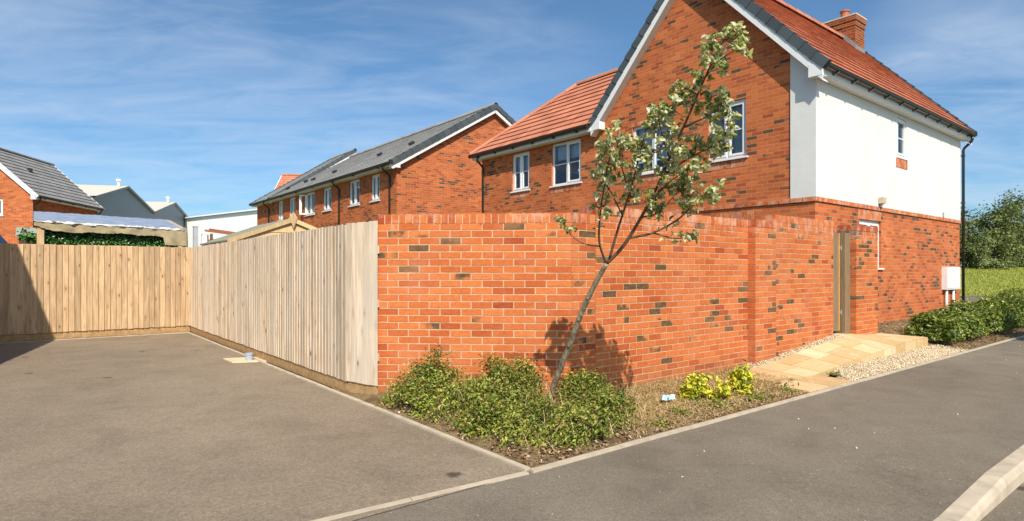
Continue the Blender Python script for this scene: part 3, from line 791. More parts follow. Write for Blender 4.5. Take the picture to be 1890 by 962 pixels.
A0 = Vector((-1.434, 6.38, 0)); A1 = Vector((.618, 6.20, 0))
LA = (A1 - A0).length; dA = (A1 - A0).normalized()
GWL = thing('garden_wall', 'orange brick garden wall with brick on edge coping bending round the corner', 'brick wall', A1)
rel = lambda v: Vector(v) - A1
mpA = gw_mapper(rel(A0), dA); mpB = gw_mapper((0, 0, 0), D2)
bk, mo = MB(), MB()
def densA(u, z): return .20 if (z > 1.55 and u < .9) else (.07 if u < 1.2 else .05)
def densB(u, z):
    d = .04
    if .35 < z < 1.25 and .7 < u < 3.4: d = .17
    return d
lay_bricks(bk, mo, mpA, LA, -.05, 1.883, density=densA)
zA, zB1, zB2 = 1.985, 2.09, 2.19
lay_bricks(bk, mo, mpB, .36, -.05, 1.883, density=densA)
mpB1 = gw_mapper(D2 * .36, D2); lay_bricks(bk, mo, mpB1, 3.06, -.05, zB1 - .102, density=lambda u, z: densB(u + .36, z))
mpP = gw_mapper(D2 * 3.42 - D1 * .11, D2); lay_bricks(bk, mo, mpP, .56, -.05, zB1 - .102, thick=.33, density=lambda u, z: .12)
mpB2 = gw_mapper(D2 * 3.98 - D1 * .10, D2); LB2 = 1.87
lay_bricks(bk, mo, mpB2, LB2, -.05, zB2 - .102, density=lambda u, z: .2 if u < .8 and z < 1.6 else (.1 if z > 1.4 else .05))
bko = bk.build('brickwork', MT['wall_brick'], GWL); mo.build('mortar', MT['mortar'], GWL)
bk, mo = MB(), MB()
coping(bk, mo, mpA, LA, zA, dark_first=True); coping(bk, mo, mpB, .36, zA, dark_first=True)
coping(bk, mo, mpB1, 3.06, zB1, dark_first=True)
for a, b in ((0, .275), (.285, .56)): pbox(bk, mpP, a, b, zB1 - .102, zB1, -.004, .33, r=.05)
coping(bk, mo, mpB2, LB2, zB2)
bk.build('coping', MT['wall_brick'], GWL); mo.build('coping_mortar', MT['mortar'], GWL)

GP = thing('gate_pier', 'short brick gate pier right of the timber garden gate', 'brick pier', A1 + D2 * 6.74)
mpG = gw_mapper(-D1 * .10, D2)
bk, mo = MB(), MB()
lay_bricks(bk, mo, mpG, .93, -.05, 2.075, thick=.33, density=lambda u, z: .3 if z > 1.3 else .12)
bk.build('brickwork', MT['wall_brick'], GP); 
for a, b in ((0, .225), (.235, .46), (.47, .695), (.705, .93)): pbox(bk := MB(), mpG, a, b, 2.078, 2.178, -.004, .33, r=.06) or bk.build('coping_brick', MT['wall_brick'], GP)
mo.build('mortar', MT['mortar'], GP)

# gate: two ledged boards with a dark gap, hinges between
GT = thing('garden_gate', 'tall brown timber gate between brick wall and pier', 'gate', A1 + D2 * 5.86 + D1 * .03)
mpT = gw_mapper((0, 0, 0), D2)
g = MB()
for k in range(4): pbox(g, mpT, .01 + k * .122, .01 + k * .122 + .118, .36, 2.02, random.uniform(0, .004), .022)
for z in (.55, 1.15, 1.8): pbox(g, mpT, .03, .49, z, z + .1, .022, .055)
lf = g.build('gate_leaf', MT['wood_gate'], GT)
g = MB(); pbox(g, mpT, .499, .53, .36, 2.02, -.004, .05); g.build('edge_strip', MT['wood_edge'], lf)
g = MB(); pbox(g, mpT, .60, .80, .30, 2.03, -.06, .07); pbox(g, mpT, .80, .925, .30, 2.03, -.03, .07); pbox(g, mpT, .53, .60, .30, 2.0, .08, .10, r=.0)
g.build('gate_post', MT['wood_gate'], GT)
for z in (.62, 1.72):
    g = MB(); g.tube([mpT(.565, z, -.01), mpT(.565, z + .10, -.01)], .012, n=8); pbox(g, mpT, .53, .60, z + .03, z + .07, -.012, -.004)
    g.build('hinge', MT['lead'], GT)

# ================================================================ feather-edge fences
def fence(name, label, a, b, ztop, zbot, mat, face, pitch=.098, posts=4, thick=.036):
    """boards from a to b; face = unit vector the boards face; each board is its own wedge inside the panel mesh"""
    a, b, face = Vector(a), Vector(b), Vector(face)
    F = thing(name, label, 'fence', a)
    d = (b - a); L = d.length; d.normalize(); n = int(L / pitch)
    m = MB()
    for k in range(n):
        u = k * L / n; w = L / n + .028
        r = random.random(); zt = ztop + random.uniform(-.006, .006); zb = zbot + random.uniform(-.008, .004)
        c = []
        for z in (zb, zt):
            for (uu, dd) in ((u, thick), (u + w, .009), (u + w, .001), (u, .001)):
                j = random.uniform(-.002, .002)
                c.append(d * uu + face * (dd + j) + Vector((0, 0, z)))
        for q in ((0, 1, 5, 4), (1, 2, 6, 5), (3, 0, 4, 7), (4, 5, 6, 7), (3, 2, 1, 0), (2, 3, 7, 6)): m.face([c[i] for i in q], r=r)
    m.build('fence_board', mat, F)
    m = MB()
    for z in (zbot + .3, (zbot + ztop) / 2, ztop - .3): m.beam(d * 0 - face * .02 + Vector((0, 0, z)), d * L - face * .02 + Vector((0, 0, z)), .04, .08)
    m.build('rail', mat, F)
    for k in range(posts):
        u = L * k / max(1, posts - 1); m = MB(); p = d * u - face * .09
        m.box(p.x - .05, p.x + .05, p.y - .05, p.y + .05, 0, ztop - .06); m.build('post', MT['wood'], F)
    m = MB(); p0 = face * -.012; m.beam(p0 + Vector((0, 0, zbot - .075 + .012)), d * L + p0 + Vector((0, 0, zbot - .075 + .012)), .03, .15)
    m.build('gravel_board', MT['gravel_board'], F)
    return F
FC = Vector((-7.2, 13.4, 0)); FN = Vector((-1.85, 6.70, 0))
fence('side_fence', 'long pale weathered timber fence along the driveway', FN, FC, 1.90, .145, MT['wood'], -D2, posts=5, thick=.0205)
fence('back_fence', 'warm brown timber fence across the back of the driveway', FC - D1 * .03 - D2 * .02, FC - D2 * 4.5, 1.90, .16, MT['wood_warm'], -D1, posts=4)
rv = (A0 + Vector((-.005, -.05, 0)) - FN); rvn = rv.normalized()
fence('fence_return', 'narrow return of pale fence boards meeting the brick wall', FN + rvn * .02, FN + rv, 1.905, .16, MT['wood'], Vector((rvn.y, -rvn.x, 0)), posts=0, pitch=.1, thick=.022)

# ================================================================ ground, road, paths
def sheet(name, mat, poly, z, th=0.0):
    m = MB(); m.face([(p[0], p[1], z) for p in poly]); return structure(m.build(name, mat))
def gpoly(*st): return [G(s, t) for s, t in st]
def m_grass(name, a, b, sc=.6):
    t = NT(name); o = t.obj()
    c = t.mix(t.ramp(t.noise(o, sc, 6, .65), [(.35, 0.0), (.65, 1.0)]), a, b)
    c = t.mix(1.0, c, t.ramp(t.noise(o, 14, 4, .8), [(.3, .7), (.7, 1.3)]), 'MULTIPLY')
    return t.done(t.bsdf(c, .95, t.bump(t.noise(o, 20, 4), .6, .05), .05))
MT['grass'] = m_grass('field_grass', (.21, .25, .045), (.31, .31, .075), .25)
MT['lawn'] = m_grass('back_gardens', (.10, .13, .03), (.18, .17, .06), .4)
def m_soil(name, a, b):
    t = NT(name); o = t.obj()
    c = t.mix(t.ramp(t.noise(o, 3.5, 6, .65), [(.35, 0.0), (.65, 1.0)]), a, b)
    c = t.mix(1.0, c, t.ramp(t.noise(o, 45, 5, .8), [(.3, .45), (.7, 1.5)]), 'MULTIPLY')
    return t.done(t.bsdf(c, .97, t.bump(t.noise(o, 38, 6, .8), 1.0, .03), .05))
MT['soil'] = m_soil('dry_soil_and_bark', (.17, .11, .06), (.34, .24, .13))

R = 900
sheet('ground', MT['lawn'], [(-R, -R), (R, -R), (R, R), (-R, R)], -.16)
sheet('road', MT['road'], gpoly((-60, -2.07), (60, -2.07), (60, -8.2), (-60, -8.2)), -.105)
m = MB()
cs, rs_ = (-40, 1.445, 2.36, 60), ((.02, 0), (-1.2, 0), (-1.955, 1))
for i in range(3):
    for j in range(2):
        zz = lambda a, b: -.048 * rs_[b][1] if a < 2 else 0.0
        m.face([G(cs[i], rs_[j][0], zz(i, j)), G(cs[i], rs_[j + 1][0], zz(i, j + 1)), G(cs[i + 1], rs_[j + 1][0], zz(i + 1, j + 1)), G(cs[i + 1], rs_[j][0], zz(i + 1, j))][::-1])
structure(m.build('footpath', MT['path_tar']))
sheet('driveway', MT['drive'], gpoly((-4.62, .0), (.02, .0), (.02, 11.86), (-4.62, 11.86)), 0.006)
sheet('opposite_footpath', MT['path_tar'], gpoly((-60, -8.3), (60, -8.3), (60, -10.2), (-60, -10.2)), 0.0)

def strip(name, pts, w, z, mat, unit=.9, th=.12, jit=.004):
    """edging laid in units along a polyline"""
    m = MB()
    for a, b in zip(pts[:-1], pts[1:]):
        a, b = Vector(a), Vector(b); L = (b - a).length; n = max(1, round(L / unit)); d = (b - a) / n
        for k in range(n):
            p0 = a + d * k + d.normalized() * .003; p1 = a + d * (k + 1) - d.normalized() * .003
            s_ = Vector((-d.y, d.x, 0)).normalized() * random.uniform(-jit, jit)
            m.beam(p0 + s_ + Vector((0, 0, z - th / 2)), p1 + s_ + Vector((0, 0, z - th / 2 + random.uniform(-.002, .002))), w, th)
    return structure(m.build(name, mat))
strip('front_edging', [G(-.0, 0.0), G(40, 0.0)], .046, .018, MT['kerb'])
strip('drive_edging', [G(0.0, 0.03), G(0.0, 11.78)], .05, .022, MT['kerb'])
strip('back_edging', [G(-.03, 11.74), G(-4.5, 11.74)], .05, .022, MT['kerb'])
strip('threshold_edging', [G(-.03, .0), C0 + Vector((-.825, -.565, 0)) * 5.2], .046, .011, MT['kerb'])
# kerb with a dropped end
kb = MB(); off_t = -1.95
def kerb_unit(s0, s1, z0, z1):
    w = .125; c = []
    for s, z in ((s0 + .003, z0), (s1 - .003, z1)):
        c += [G(s, off_t, -.3), G(s, off_t - w, -.3), G(s, off_t - w, z - .045), G(s, off_t - w + .012, z - .012), G(s, off_t - w + .03, z), G(s, off_t, z)]
    r = random.random()
    for i in range(6): kb.face([c[i], c[(i + 1) % 6], c[6 + (i + 1) % 6], c[6 + i]], r=r)
    kb.face(c[:6][::-1], r=r); kb.face(c[6:], r=r)
s = 2.36
kerb_unit(s - .915, s, -.045, .012)
for k in range(40): kerb_unit(s + k * .915, s + (k + 1) * .915, .012, .012)
for k in range(8): kerb_unit(s - .915 * (k + 2), s - .915 * (k + 1), -.045, -.045)
structure(kb.build('kerb', MT['kerb']))
# dropped crossover where the pavement runs down to the lowered kerb is left level: it lies outside the picture

# planting bed: a height field between edging and walls
def bed_h(s, t):
    base = .012 + .05 * min(1, t / 1.3)
    if s < 2.4: base += .10 * max(0, 1 - s / 2.4) * min(1, t / 1.2) * min(1, max(0, s) / .5)
    base = .012 + (base - .012) * min(1, max(0, s) / .25)
    if s > 4.4: base += 0
    return base
def hfield(name, mat, s0, s1, t0, t1, fn, step=.08, amp=.015, inside=lambda s, t: True):
    ns, nt = max(2, int((s1 - s0) / step)), max(2, int((t1 - t0) / step)); v = []; f = []; idx = {}
    for i in range(ns + 1):
        for j in range(nt + 1):
            s_, t_ = s0 + (s1 - s0) * i / ns, t0 + (t1 - t0) * j / nt
            e = 1.0 if 0 < i < ns and 0 < j < nt else .2
            v.append(G(s_, t_, fn(s_, t_) + random.uniform(-amp, amp) * e))
    for i in range(ns):
        for j in range(nt):
            if inside(s0 + (s1 - s0) * (i + .5) / ns, t0 + (t1 - t0) * (j + .5) / nt):
                a = i * (nt + 1) + j; f.append((a, a + nt + 1, a + nt + 2, a + 1))
    return np_mesh(name, [tuple(p) for p in v], f, np.zeros(len(f)), mat, smooth=True)
structure(hfield('planting_bed', MT['soil'], .02, 4.75, .02, 3.6, bed_h, inside=lambda s, t: t < 1.48 or t < 3.05 - s * .95 or s < .4))
def house_bed_h(s, t):
    return .02 + .16 * max(0, min(1, (t - .35) / .8)) + .09 * max(0, min(1, (t - .9) / .8))
structure(hfield('house_bed', MT['soil'], 9.45, 20, .02, 2.05, house_bed_h, step=.1))

# stone-flag ramp up to the gate
def m_flag():
    t = NT('buff_sandstone_flags'); o = t.obj(); v = t.attr()
    c = t.ramp(v, [(0, (.49, .32, .155)), (.35, (.58, .405, .21)), (.7, (.64, .475, .27)), (1, (.70, .56, .36))])
    c = t.mix(t.ramp(t.noise(o, 4.0, 6, .65, .8), [(.4, 0.0), (.7, .7)]), c, (.58, .39, .20))
    c = t.mix(t.ramp(t.noise(o, 6.5, 5, .6), [(.55, 0.0), (.75, .6)]), c, (.74, .60, .40))
    c = t.mix(1.0, c, t.ramp(t.noise(o, 60, 4, .7), [(.3, .85), (.7, 1.12)]), 'MULTIPLY')
    return t.done(t.bsdf(c, .9, t.bump(t.noise(o, 40, 5), .4, .006), .1))
MT['flag'] = m_flag()
RP = thing('flagstone_ramp', 'buff flagstone ramp with raised landing rising to the garden gate', 'ramp', G(4.2, 0, 0))
O = G(4.2, 0, 0)
def rz_(s, t):
    """surface height of the ramp"""
    f = max(0, min(1, (s - 5.2) / 3.2)); inner, outer = .06 + .28 * min(1, max(0, (s - 4.7) / 2.8)), .035 + .185 * f
    if s > 7.6: inner = .34 - .11 * min(1, (s - 7.6) / 1.7)
    k = max(0, min(1, (t - .5) / .75)); return outer * (1 - k) + inner * k
m = MB()
def flag(s0, s1, ta0, ta1, tb0, tb1, r=None, z=None):
    g = .008; zz = z or rz_
    P = [(s0 + g, ta0 + g), (s1 - g, tb0 + g), (s1 - g, tb1 - g), (s0 + g, ta1 - g)]
    top = [G(a, b, zz(a, b) + .004) - O for a, b in P]; bot = [p + Vector((0, 0, -.06)) for p in top]
    r = random.random() if r is None else r
    m.face(top, r=r)
    for i in range(4): m.face([bot[i], bot[(i + 1) % 4], top[(i + 1) % 4], top[i]], r=r)
# apron at the kerb
apron = lambda s, t: .028 + .05 * min(1, t / 1.0)
for (s0, s1, t0, t1) in ((4.12, 4.62, .03, .45), (4.62, 5.22, .03, .45)): flag(s0, s1, t0, t1, t0, t1, z=lambda s, t: .028 + .02 * t)
inner = 1.13
rows = [4.35, 4.95, 5.4, 6.0, 6.45, 7.05, 7.5, 7.95, 8.4]
for k, (a, b) in enumerate(zip(rows[:-1], rows[1:])):
    lo = lambda s: .47 + .03 * min(1, max(0, (s - 5) / 3.5)); hi = lambda s: inner if s < 7.6 else 1.36
    spl = .80 if k % 2 else .88
    if a < 7.2: cuts = [(lo(a), spl, lo(b), spl), (spl, hi(a), spl, hi(b))]
    else: cuts = [(lo(a), spl, lo(b), spl), (spl, inner, spl, inner)] + ([(inner, 1.36, inner, 1.36)] if a >= 7.4 else [])
    for c in cuts: flag(a, b, c[0], c[1], c[2], c[3])
for (a, b) in ((8.4, 8.95), (8.95, 9.5)):
    for (t0, t1) in ((.51, .86), (.86, 1.34)): flag(a, b, t0, t1, t0, t1)
flags = m.build('flagstone', MT['flag'], RP)
m = MB()   # retaining side
xs = [5.3, 5.75, 6.2, 6.65, 7.1, 7.55, 8.0, 8.42]
for a, b in zip(xs[:-1], xs[1:]):
    ta, tb = .47 + .03 * (a - 5) / 3.5, .47 + .03 * (b - 5) / 3.5
    m.face([G(a, ta, -.02) - O, G(b, tb, -.02) - O, G(b, tb, rz_(b, .5)) - O, G(a, ta, rz_(a, .5)) - O])
for a, b in ((8.43, 8.95), (8.96, 9.5)):
    m.face([G(a, .502, -.02) - O, G(b, .502, -.02) - O, G(b, .502, rz_(b, .5)) - O, G(a, .502, rz_(a, .5)) - O])
m.face([G(9.495, .51, -.02) - O, G(9.495, 1.34, -.02) - O, G(9.495, 1.34, rz_(9.4, 1.3)) - O, G(9.495, .51, rz_(9.4, .5)) - O])
m.build('side_slab', MT['flag'], RP)
m = MB()
for k in range(51):
    a, b = 4.36 + k * .1, 4.46 + k * .1
    if b > 9.49: break
    for j in range(9):
        c, d = .50 + j * .1, min(.60 + j * .1, 1.33)
        if (c > 1.05 and b < 7.6): continue
        m.face([G(x, y, rz_(x, y) - .006) - O for x, y in ((a, c), (b, c), (b, d), (a, d))])
m.build('mortar_bed', MT['soil'], RP)

# gravel
def stones(name, label, spots, base, size, mat):
    v = []; f = []; r = []
    for (p, k) in zip(spots, range(len(spots))):
        s = size * random.uniform(.55, 1.35); q = Matrix.Rotation(random.uniform(0, 6.3), 3, Vector((random.gauss(0, 1), random.gauss(0, 1), random.gauss(0, 1))).normalized())
        b = len(v); sc = Vector((random.uniform(.7, 1.2), random.uniform(.7, 1.2), random.uniform(.5, .9))) * s
        for z in (-1, 1):
            for (x, y) in ((-1, -1), (1, -1), (1, 1), (-1, 1)):
                w = q @ Vector((x * sc.x * random.uniform(.6, 1), y * sc.y * random.uniform(.6, 1), z * sc.z * random.uniform(.7, 1))) * .6
                v.append(tuple(p + w))
        for c in ((3, 2, 1, 0), (4, 5, 6, 7), (0, 1, 5, 4), (1, 2, 6, 5), (2, 3, 7, 6), (3, 0, 4, 7)): f.append([b + i for i in c])
        r += [random.random()] * 6
    o = np_mesh(name, v, f, r, mat); return tag(o, label, None, kind='stuff')
def m_stone():
    t = NT('cream_chippings'); c = t.ramp(t.attr(), [(0, (.28, .20, .11)), (.3, (.52, .41, .26)), (.8, (.66, .55, .38)), (1, (.76, .68, .54))])
    return t.done(t.bsdf(c, .9, None, .2))
MT['stone'] = m_stone()
gs = []
gh = lambda s, t: .022 + .05 * max(0, min(1, (t - .05) / .5)) * (1 if s > 6 else .4)
sp = []
while len(sp) < 7500:
    s_ = random.uniform(5.2, 9.95); t_ = random.uniform(.03, .50)
    if t_ > .03 + (s_ - 5.2) * .9 : continue
    if s_ > 9.5 and random.random() < (s_ - 9.5) / .5: continue
    sp.append(G(s_, t_, gh(s_, t_) + random.uniform(-.004, .008)))
lf = lambda s: .05 + .28 * min(1, max(0, (s - 4.7) / 2.8))
for _ in range(1900):
    s_ = 4.4 + 3.1 * random.random(); t_ = random.uniform(1.12, 1.36)
    if s_ < 4.9 and t_ < 1.25: continue
    sp.append(G(s_, t_, lf(s_) + random.uniform(-.004, .01)))
stones('gravel', 'cream gravel strips beside the flagstone ramp', sp, 0, .0125, MT['stone'])
structure(hfield('gravel_base', MT['concrete'], 4.8, 9.7, .02, .55, lambda s, t: gh(s, t) - .014, inside=lambda s, t: t < .05 + (s - 5.2) * .95, amp=.002))
structure(hfield('gravel_base', MT['concrete'], 4.6, 7.62, 1.10, 1.40, lambda s, t: lf(s) - .012, amp=.002))

# chippings and litter scattered on the footpath
sp = [G(random.uniform(-1, 14), -abs(random.triangular(.05, 1.9, .4)), .004) for _ in range(30)]
stones('loose_chippings', 'loose pale chippings scattered over the footpath', sp, 0, .0115, MT['stone'])

# drain pad with pipe stub
DPd = thing('concrete_pad', 'small pale concrete pad in the tarmac by the side fence', 'concrete pad', Vector((-4.15, 9.2, .006)))
m = MB(); c = [(-4.50, 9.30), (-4.17, 8.90), (-3.62, 9.05), (-3.86, 9.52)]; c = [(a + 4.15, b - 9.2) for a, b in c]
m.face([(a, b, .014) for a, b in c]); 
for i in range(4): m.face([(*c[i], -.02), (*c[(i + 1) % 4], -.02), (*c[(i + 1) % 4], .014), (*c[i], .014)])
m.build('slab', m_plain('cream_concrete', (.62, .50, .34), .9, .1, .15, 9, bump=.4), DPd)
m = MB(); m.tube([(-4.0, 9.10, .01), (-4.0, 9.10, .125)], [.055, .055], n=16); m.tube([(-4.0, 9.10, .10), (-4.0, 9.10, .128)], [.06, .06], n=16)
tag(m.build('pipe_stub', m_plain('blue_grey_pipe', (.34, .38, .45), .5), None), 'short grey pipe standing up from the concrete pad', 'pipe')

# crushed drinks carton in the dry grass
LT = thing('crumpled_carton', 'pale blue crumpled drinks carton lying in the dry grass', 'litter', Vector((1.56, 6.00, .085)), .25); LT.scale = (.8, .8, .8)
m = MB()
for x0, x1, a in ((-.085, -.012, .12), (.0, .09, -.15)):
    Mx = Matrix.Translation((0, 0, .025)) @ Matrix.Rotation(a, 4, 'Y')
    n = 5; rings = []
    for i in range(n + 1):
        x = x0 + (x1 - x0) * i / n; s_ = .028 * random.uniform(.8, 1.15)
        rings.append([Mx @ Vector((x, yy * s_ * random.uniform(.85, 1.15), zz * s_ * random.uniform(.85, 1.1))) for yy, zz in ((-1, -1), (1, -1), (1, 1), (-1, 1))])
    for i in range(n):
        for k in range(4): m.face([rings[i][k], rings[i][(k + 1) % 4], rings[i + 1][(k + 1) % 4], rings[i + 1][k]], r=random.random())
    m.face(rings[0], r=.5); m.face(rings[-1][::-1], r=.5)
t = NT('pale_blue_card'); cc = t.ramp(t.attr(), [(0, (.25, .45, .58)), (.5, (.42, .62, .70)), (1, (.68, .76, .78))])
m.build('carton_body', t.done(t.bsdf(cc, .5, None, .4)), LT)

# ================================================================ back gardens
# shed with felt roof
SH = thing('garden_shed', 'timber shed with green felt roof and pointed finial behind the side fence', 'shed', Vector((-4.63, 12.6, 0)), ROT)
m = MB(); hw, ez, pz, ln = 1.2, 2.02, 2.47, 2.6    # local x = -D1 (towards viewer); y = D2 across the gable
bz = .1
while bz < 2.45:
    top = min(bz + .16, 2.46)
    k = lambda z: hw - .06 if z < ez - .03 else max(.0, (pz - .03 - z) / (pz - ez) * (hw - .06))
    a, b = k(bz), k(top)
    m.face([(.012, -a, bz), (.012, a, bz), (.0, b, top), (.0, -b, top)]); m.face([(0, -a, bz - .0), (0, a, bz), (.012, a, bz), (.012, -a, bz)])
    bz += .16
for yy in (-hw + .06, hw - .06):
    m.face([(0, yy, 0), (-ln, yy, 0), (-ln, yy, ez), (0, yy, ez)])
m.face([(-ln, -hw, 0), (-ln, hw, 0), (-ln, hw, ez), (-ln, 0, pz), (-ln, -hw, ez)])
m.build('wall', MT['wood_shed'], SH)
m = MB(); 
for q in (-1, 1):
    m.face([(.03, q * (hw + .06), ez - .02), (-ln, q * (hw + .06), ez - .02), (-ln, 0, pz + .02), (.03, 0, pz + .02)])
    m.face([(.03, q * (hw + .06), ez - .05), (-ln, q * (hw + .06), ez - .05), (-ln, q * (hw + .06), ez - .02), (.03, q * (hw + .06), ez - .02)])
m.build('roof', m_plain('green_grey_felt', (.26, .265, .20), .95, .1, .15, 8, bump=.5), SH)
m = MB()
for q in (-1, 1):
    m = MB(); m.beam((.045, q * (hw + .08), ez - .055), (.045, 0, pz - .02), .022, .085); m.build('bargeboard', MT['wood_shed'], SH)
m = MB(); pts = [(0, .16), (.085, .04), (.05, -.06), (0, -.19), (-.05, -.06), (-.085, .04)]
m.face([(.075, y, pz - .01 + z) for y, z in pts]); m.face([(.058, y, pz - .01 + z) for y, z in pts[::-1]])
for i in range(6): m.face([(.058, pts[i][0], pz - .01 + pts[i][1]), (.058, pts[(i + 1) % 6][0], pz - .01 + pts[(i + 1) % 6][1]), (.075, pts[(i + 1) % 6][0], pz - .01 + pts[(i + 1) % 6][1]), (.075, pts[i][0], pz - .01 + pts[i][1])])
m.build('finial', MT['wood_shed'], SH)

# canopy with silver tarpaulin
PG = thing('garden_canopy', 'timber canopy under a silver tarpaulin with tattered brown edge', 'canopy', FC - D2 * 2.72 + D1 * 1.25, ROT)
# local: x = -D1, y = D2
LY, DX = 2.80, 2.1
for (x, y) in ((0, .08), (0, LY - .08), (-DX, .08), (-DX, LY - .08)):
    m = MB(); m.box(x - .06, x + .06, y - .06, y + .06, 0, 2.36 if x == 0 else 2.7); m.build('post', MT['wood_warm'], PG)
m = MB(); m.beam((0, 0, 2.33), (0, LY, 2.27), .05, .12); m.beam((-DX, 0, 2.72), (-DX, LY, 2.68), .05, .12)
for y in (.05, LY - .05): m.beam((.05, y, 2.36), (-DX, y, 2.70), .05, .1)
m.build('beam', MT['wood_warm'], PG)
def cloth(nm, fn, nu, nv, mat, amp):
    v = []; f = []
    for i in range(nu + 1):
        for j in range(nv + 1):
            p = fn(i / nu, j / nv); v.append((p[0] + random.uniform(-amp, amp), p[1], p[2] + random.uniform(-amp, amp)))
    for i in range(nu):
        for j in range(nv):
            a = i * (nv + 1) + j; f.append((a, a + nv + 1, a + nv + 2, a + 1))
    return np_mesh(nm, v, f, RNG.random(len(f)), mat, PG, smooth=True)
t = NT('silver_tarpaulin'); o = t.obj()
cc = t.ramp(t.noise(t.scale(o, (1, 1, 1)), 4, 5), [(.3, (.30, .34, .44)), (.7, (.50, .53, .60))])
MT['tarp'] = t.done(t.bsdf(cc, .32, t.bump(t.noise(o, 9, 4, .6, 1.5), .5, .025), .5, .35))
MT['tarp_brown'] = m_plain('faded_brown_canvas', (.36, .29, .18), .95, .1, .22, 5, bump=.6)
top = cloth('tarpaulin', lambda u, v: (.08 - (DX + .1) * v, -.04 + (LY + .08) * u, 2.45 - .06 * u + .36 * v - .004 * math.sin(u * 40)), 60, 10, MT['tarp'], .006)
edge = cloth('torn_hem', lambda u, v: (.10 + .02 * math.sin(u * 60), -.04 + (LY + .08) * u, 2.45 - .06 * u - v * (.02 + .035 * abs(math.sin(u * 23)) * abs(math.sin(u * 5)))), 70, 2, MT['white'], .01)
def flapfn(u, v):
    drop = .16 + .012 * math.sin(u * 9) + .012 * math.sin(u * 31)
    if u < .12: drop = .06 + .9 * u
    if u > .84: drop = .36
    return (.085 + .015 * math.sin(u * 45), -.03 + (LY + .07) * u, 2.40 - .06 * u - v * drop)
cloth('canvas_flap', flapfn, 70, 5, MT['tarp_brown'], .008)
cloth('canvas_side', lambda u, v: (.08 - u * 1.0, LY + .04, 2.40 + .15 * u - v * .36), 10, 5, MT['tarp_brown'], .01)

for (nm, lab, p, w, h, mat) in (('metal_post', 'grey metal post standing behind the fence corner', (-7.52, 14.2), .10, 2.42, m_plain('galvanised_steel', (.40, .42, .45), .5)), ('white_post', 'short white post just behind the fence corner', (-7.08, 13.75), .10, 2.22, MT['white'])):
    m = MB(); m.box(-w / 2, w / 2, -w / 2, w / 2, 0, h); m.box(-w / 2 - .008, w / 2 + .008, -w / 2 - .008, w / 2 + .008, h, h + .02)
    o = m.build(nm, mat); o.location = (p[0], p[1], 0); o.rotation_euler = (0, 0, ROT); tag(o, lab, 'post')
PB = thing('timber_planter_frame', 'low timber frame with red brown top behind the white post', 'timber frame', Vector((-7.75, 15.3, 0)), ROT)
m = MB(); m.beam((0, 0, 2.44), (0, .9, 2.34), .06, .05); m.beam((-.5, 0, 2.44), (-.5, .9, 2.34), .06, .05); m.build('top_rail', m_plain('red_brown_stain', (.33, .12, .06), .7), PB)
m = MB()
for x in (0, -.5):
    for y in (.05, .85): m.box(x - .03, x + .03, y - .03, y + .03, 0, 2.33)
m.build('leg', MT['wood_dark'], PB)
m = MB(); m.box(-.5, 0.0, .08, .82, 2.10, 2.2); m.box(.035, .055, -.1, 1.6, .3, 2.08); m.build('side_panel', MT['wood_warm'], PB)

# far-left bits over the back fence
LS = thing('small_brown_shed', 'small brown shed with green felt roof below the corner house', 'shed', Vector((-15.6, 18.9, 0)), ROT)
m = MB(); m.box(-1.0, 0, 0, .95, 0, 2.47); m.build('wall', MT['wood_dark'], LS)
m = MB(); m.face([(.1, -.08, 2.50), (.1, 1.05, 2.50), (-1.1, 1.05, 2.82), (-1.1, -.08, 2.82)]); m.face([(.1, -.08, 2.45), (.1, 1.05, 2.45), (.1, 1.05, 2.50), (.1, -.08, 2.50)]); m.build('roof', m_plain('pale_green_felt', (.30, .32, .24), .95), LS)
CV = thing('covered_parasol', 'dark blue covered garden parasol at the far left over the fence', 'parasol', Vector((-11.0, 12.6, 0)))
m = MB(); m.tube([(0, 0, 0), (0, 0, 1.7)], .03, n=8); m.build('pole', MT['black'], CV)
m = MB(); prof = [(1.2, .34), (1.7, .33), (1.95, .27), (2.15, .14), (2.24, .03)]
for i in range(len(prof) - 1):
    for k in range(14):
        def pt(z, r_, k_): a = k_ * 2 * PI / 14; q = r_ * (1 + .14 * (k_ % 2)); return (q * math.cos(a), q * math.sin(a), z)
        m.face([pt(*prof[i], k), pt(*prof[i], k + 1), pt(*prof[i + 1], k + 1), pt(*prof[i + 1], k)])
m.build('cover', m_plain('navy_cloth', (.03, .055, .12), .6, .3), CV)
# ================================================================ foliage
def leaves_np(pos, size, up_bias=.5, aspect=.5, fold=.25, outward=None, out_w=.6, dirv=None):
    """folded leaves: two quads each, oriented at random with an upward/outward bias -> verts, faces"""
    n = len(pos); pos = np.asarray(pos, float); size = np.broadcast_to(np.asarray(size, float), (n,))
    nrm = RNG.normal(size=(n, 3)); nrm[:, 2] += up_bias * 2
    if outward is not None: nrm += outward * out_w * 2
    nrm /= np.linalg.norm(nrm, axis=1, keepdims=True)
    ax = RNG.normal(size=(n, 3))
    if dirv is not None: ax = ax * .5 + dirv
    ax -= nrm * (ax * nrm).sum(1, keepdims=True); ax /= np.linalg.norm(ax, axis=1, keepdims=True) + 1e-9
    sd = np.cross(nrm, ax)
    L = size[:, None]; W = L * aspect * .5
    base, tip = pos - ax * L * .5, pos + ax * L * .5 - nrm * L * .08
    mid1 = pos - ax * L * .12; mid2 = pos + ax * L * .22
    lift = nrm * W * fold * 2
    V = np.stack([base, mid1 + sd * W + lift, mid2 + sd * W * .8 + lift, tip, mid2 - sd * W * .8 + lift, mid1 - sd * W + lift], axis=1).reshape(-1, 3)
    b = (np.arange(n) * 6)[:, None]
    F = np.concatenate([b + np.array([[0, 1, 2, 3]]), b + np.array([[0, 3, 4, 5]])], axis=1).reshape(-1, 4)
    return V, F
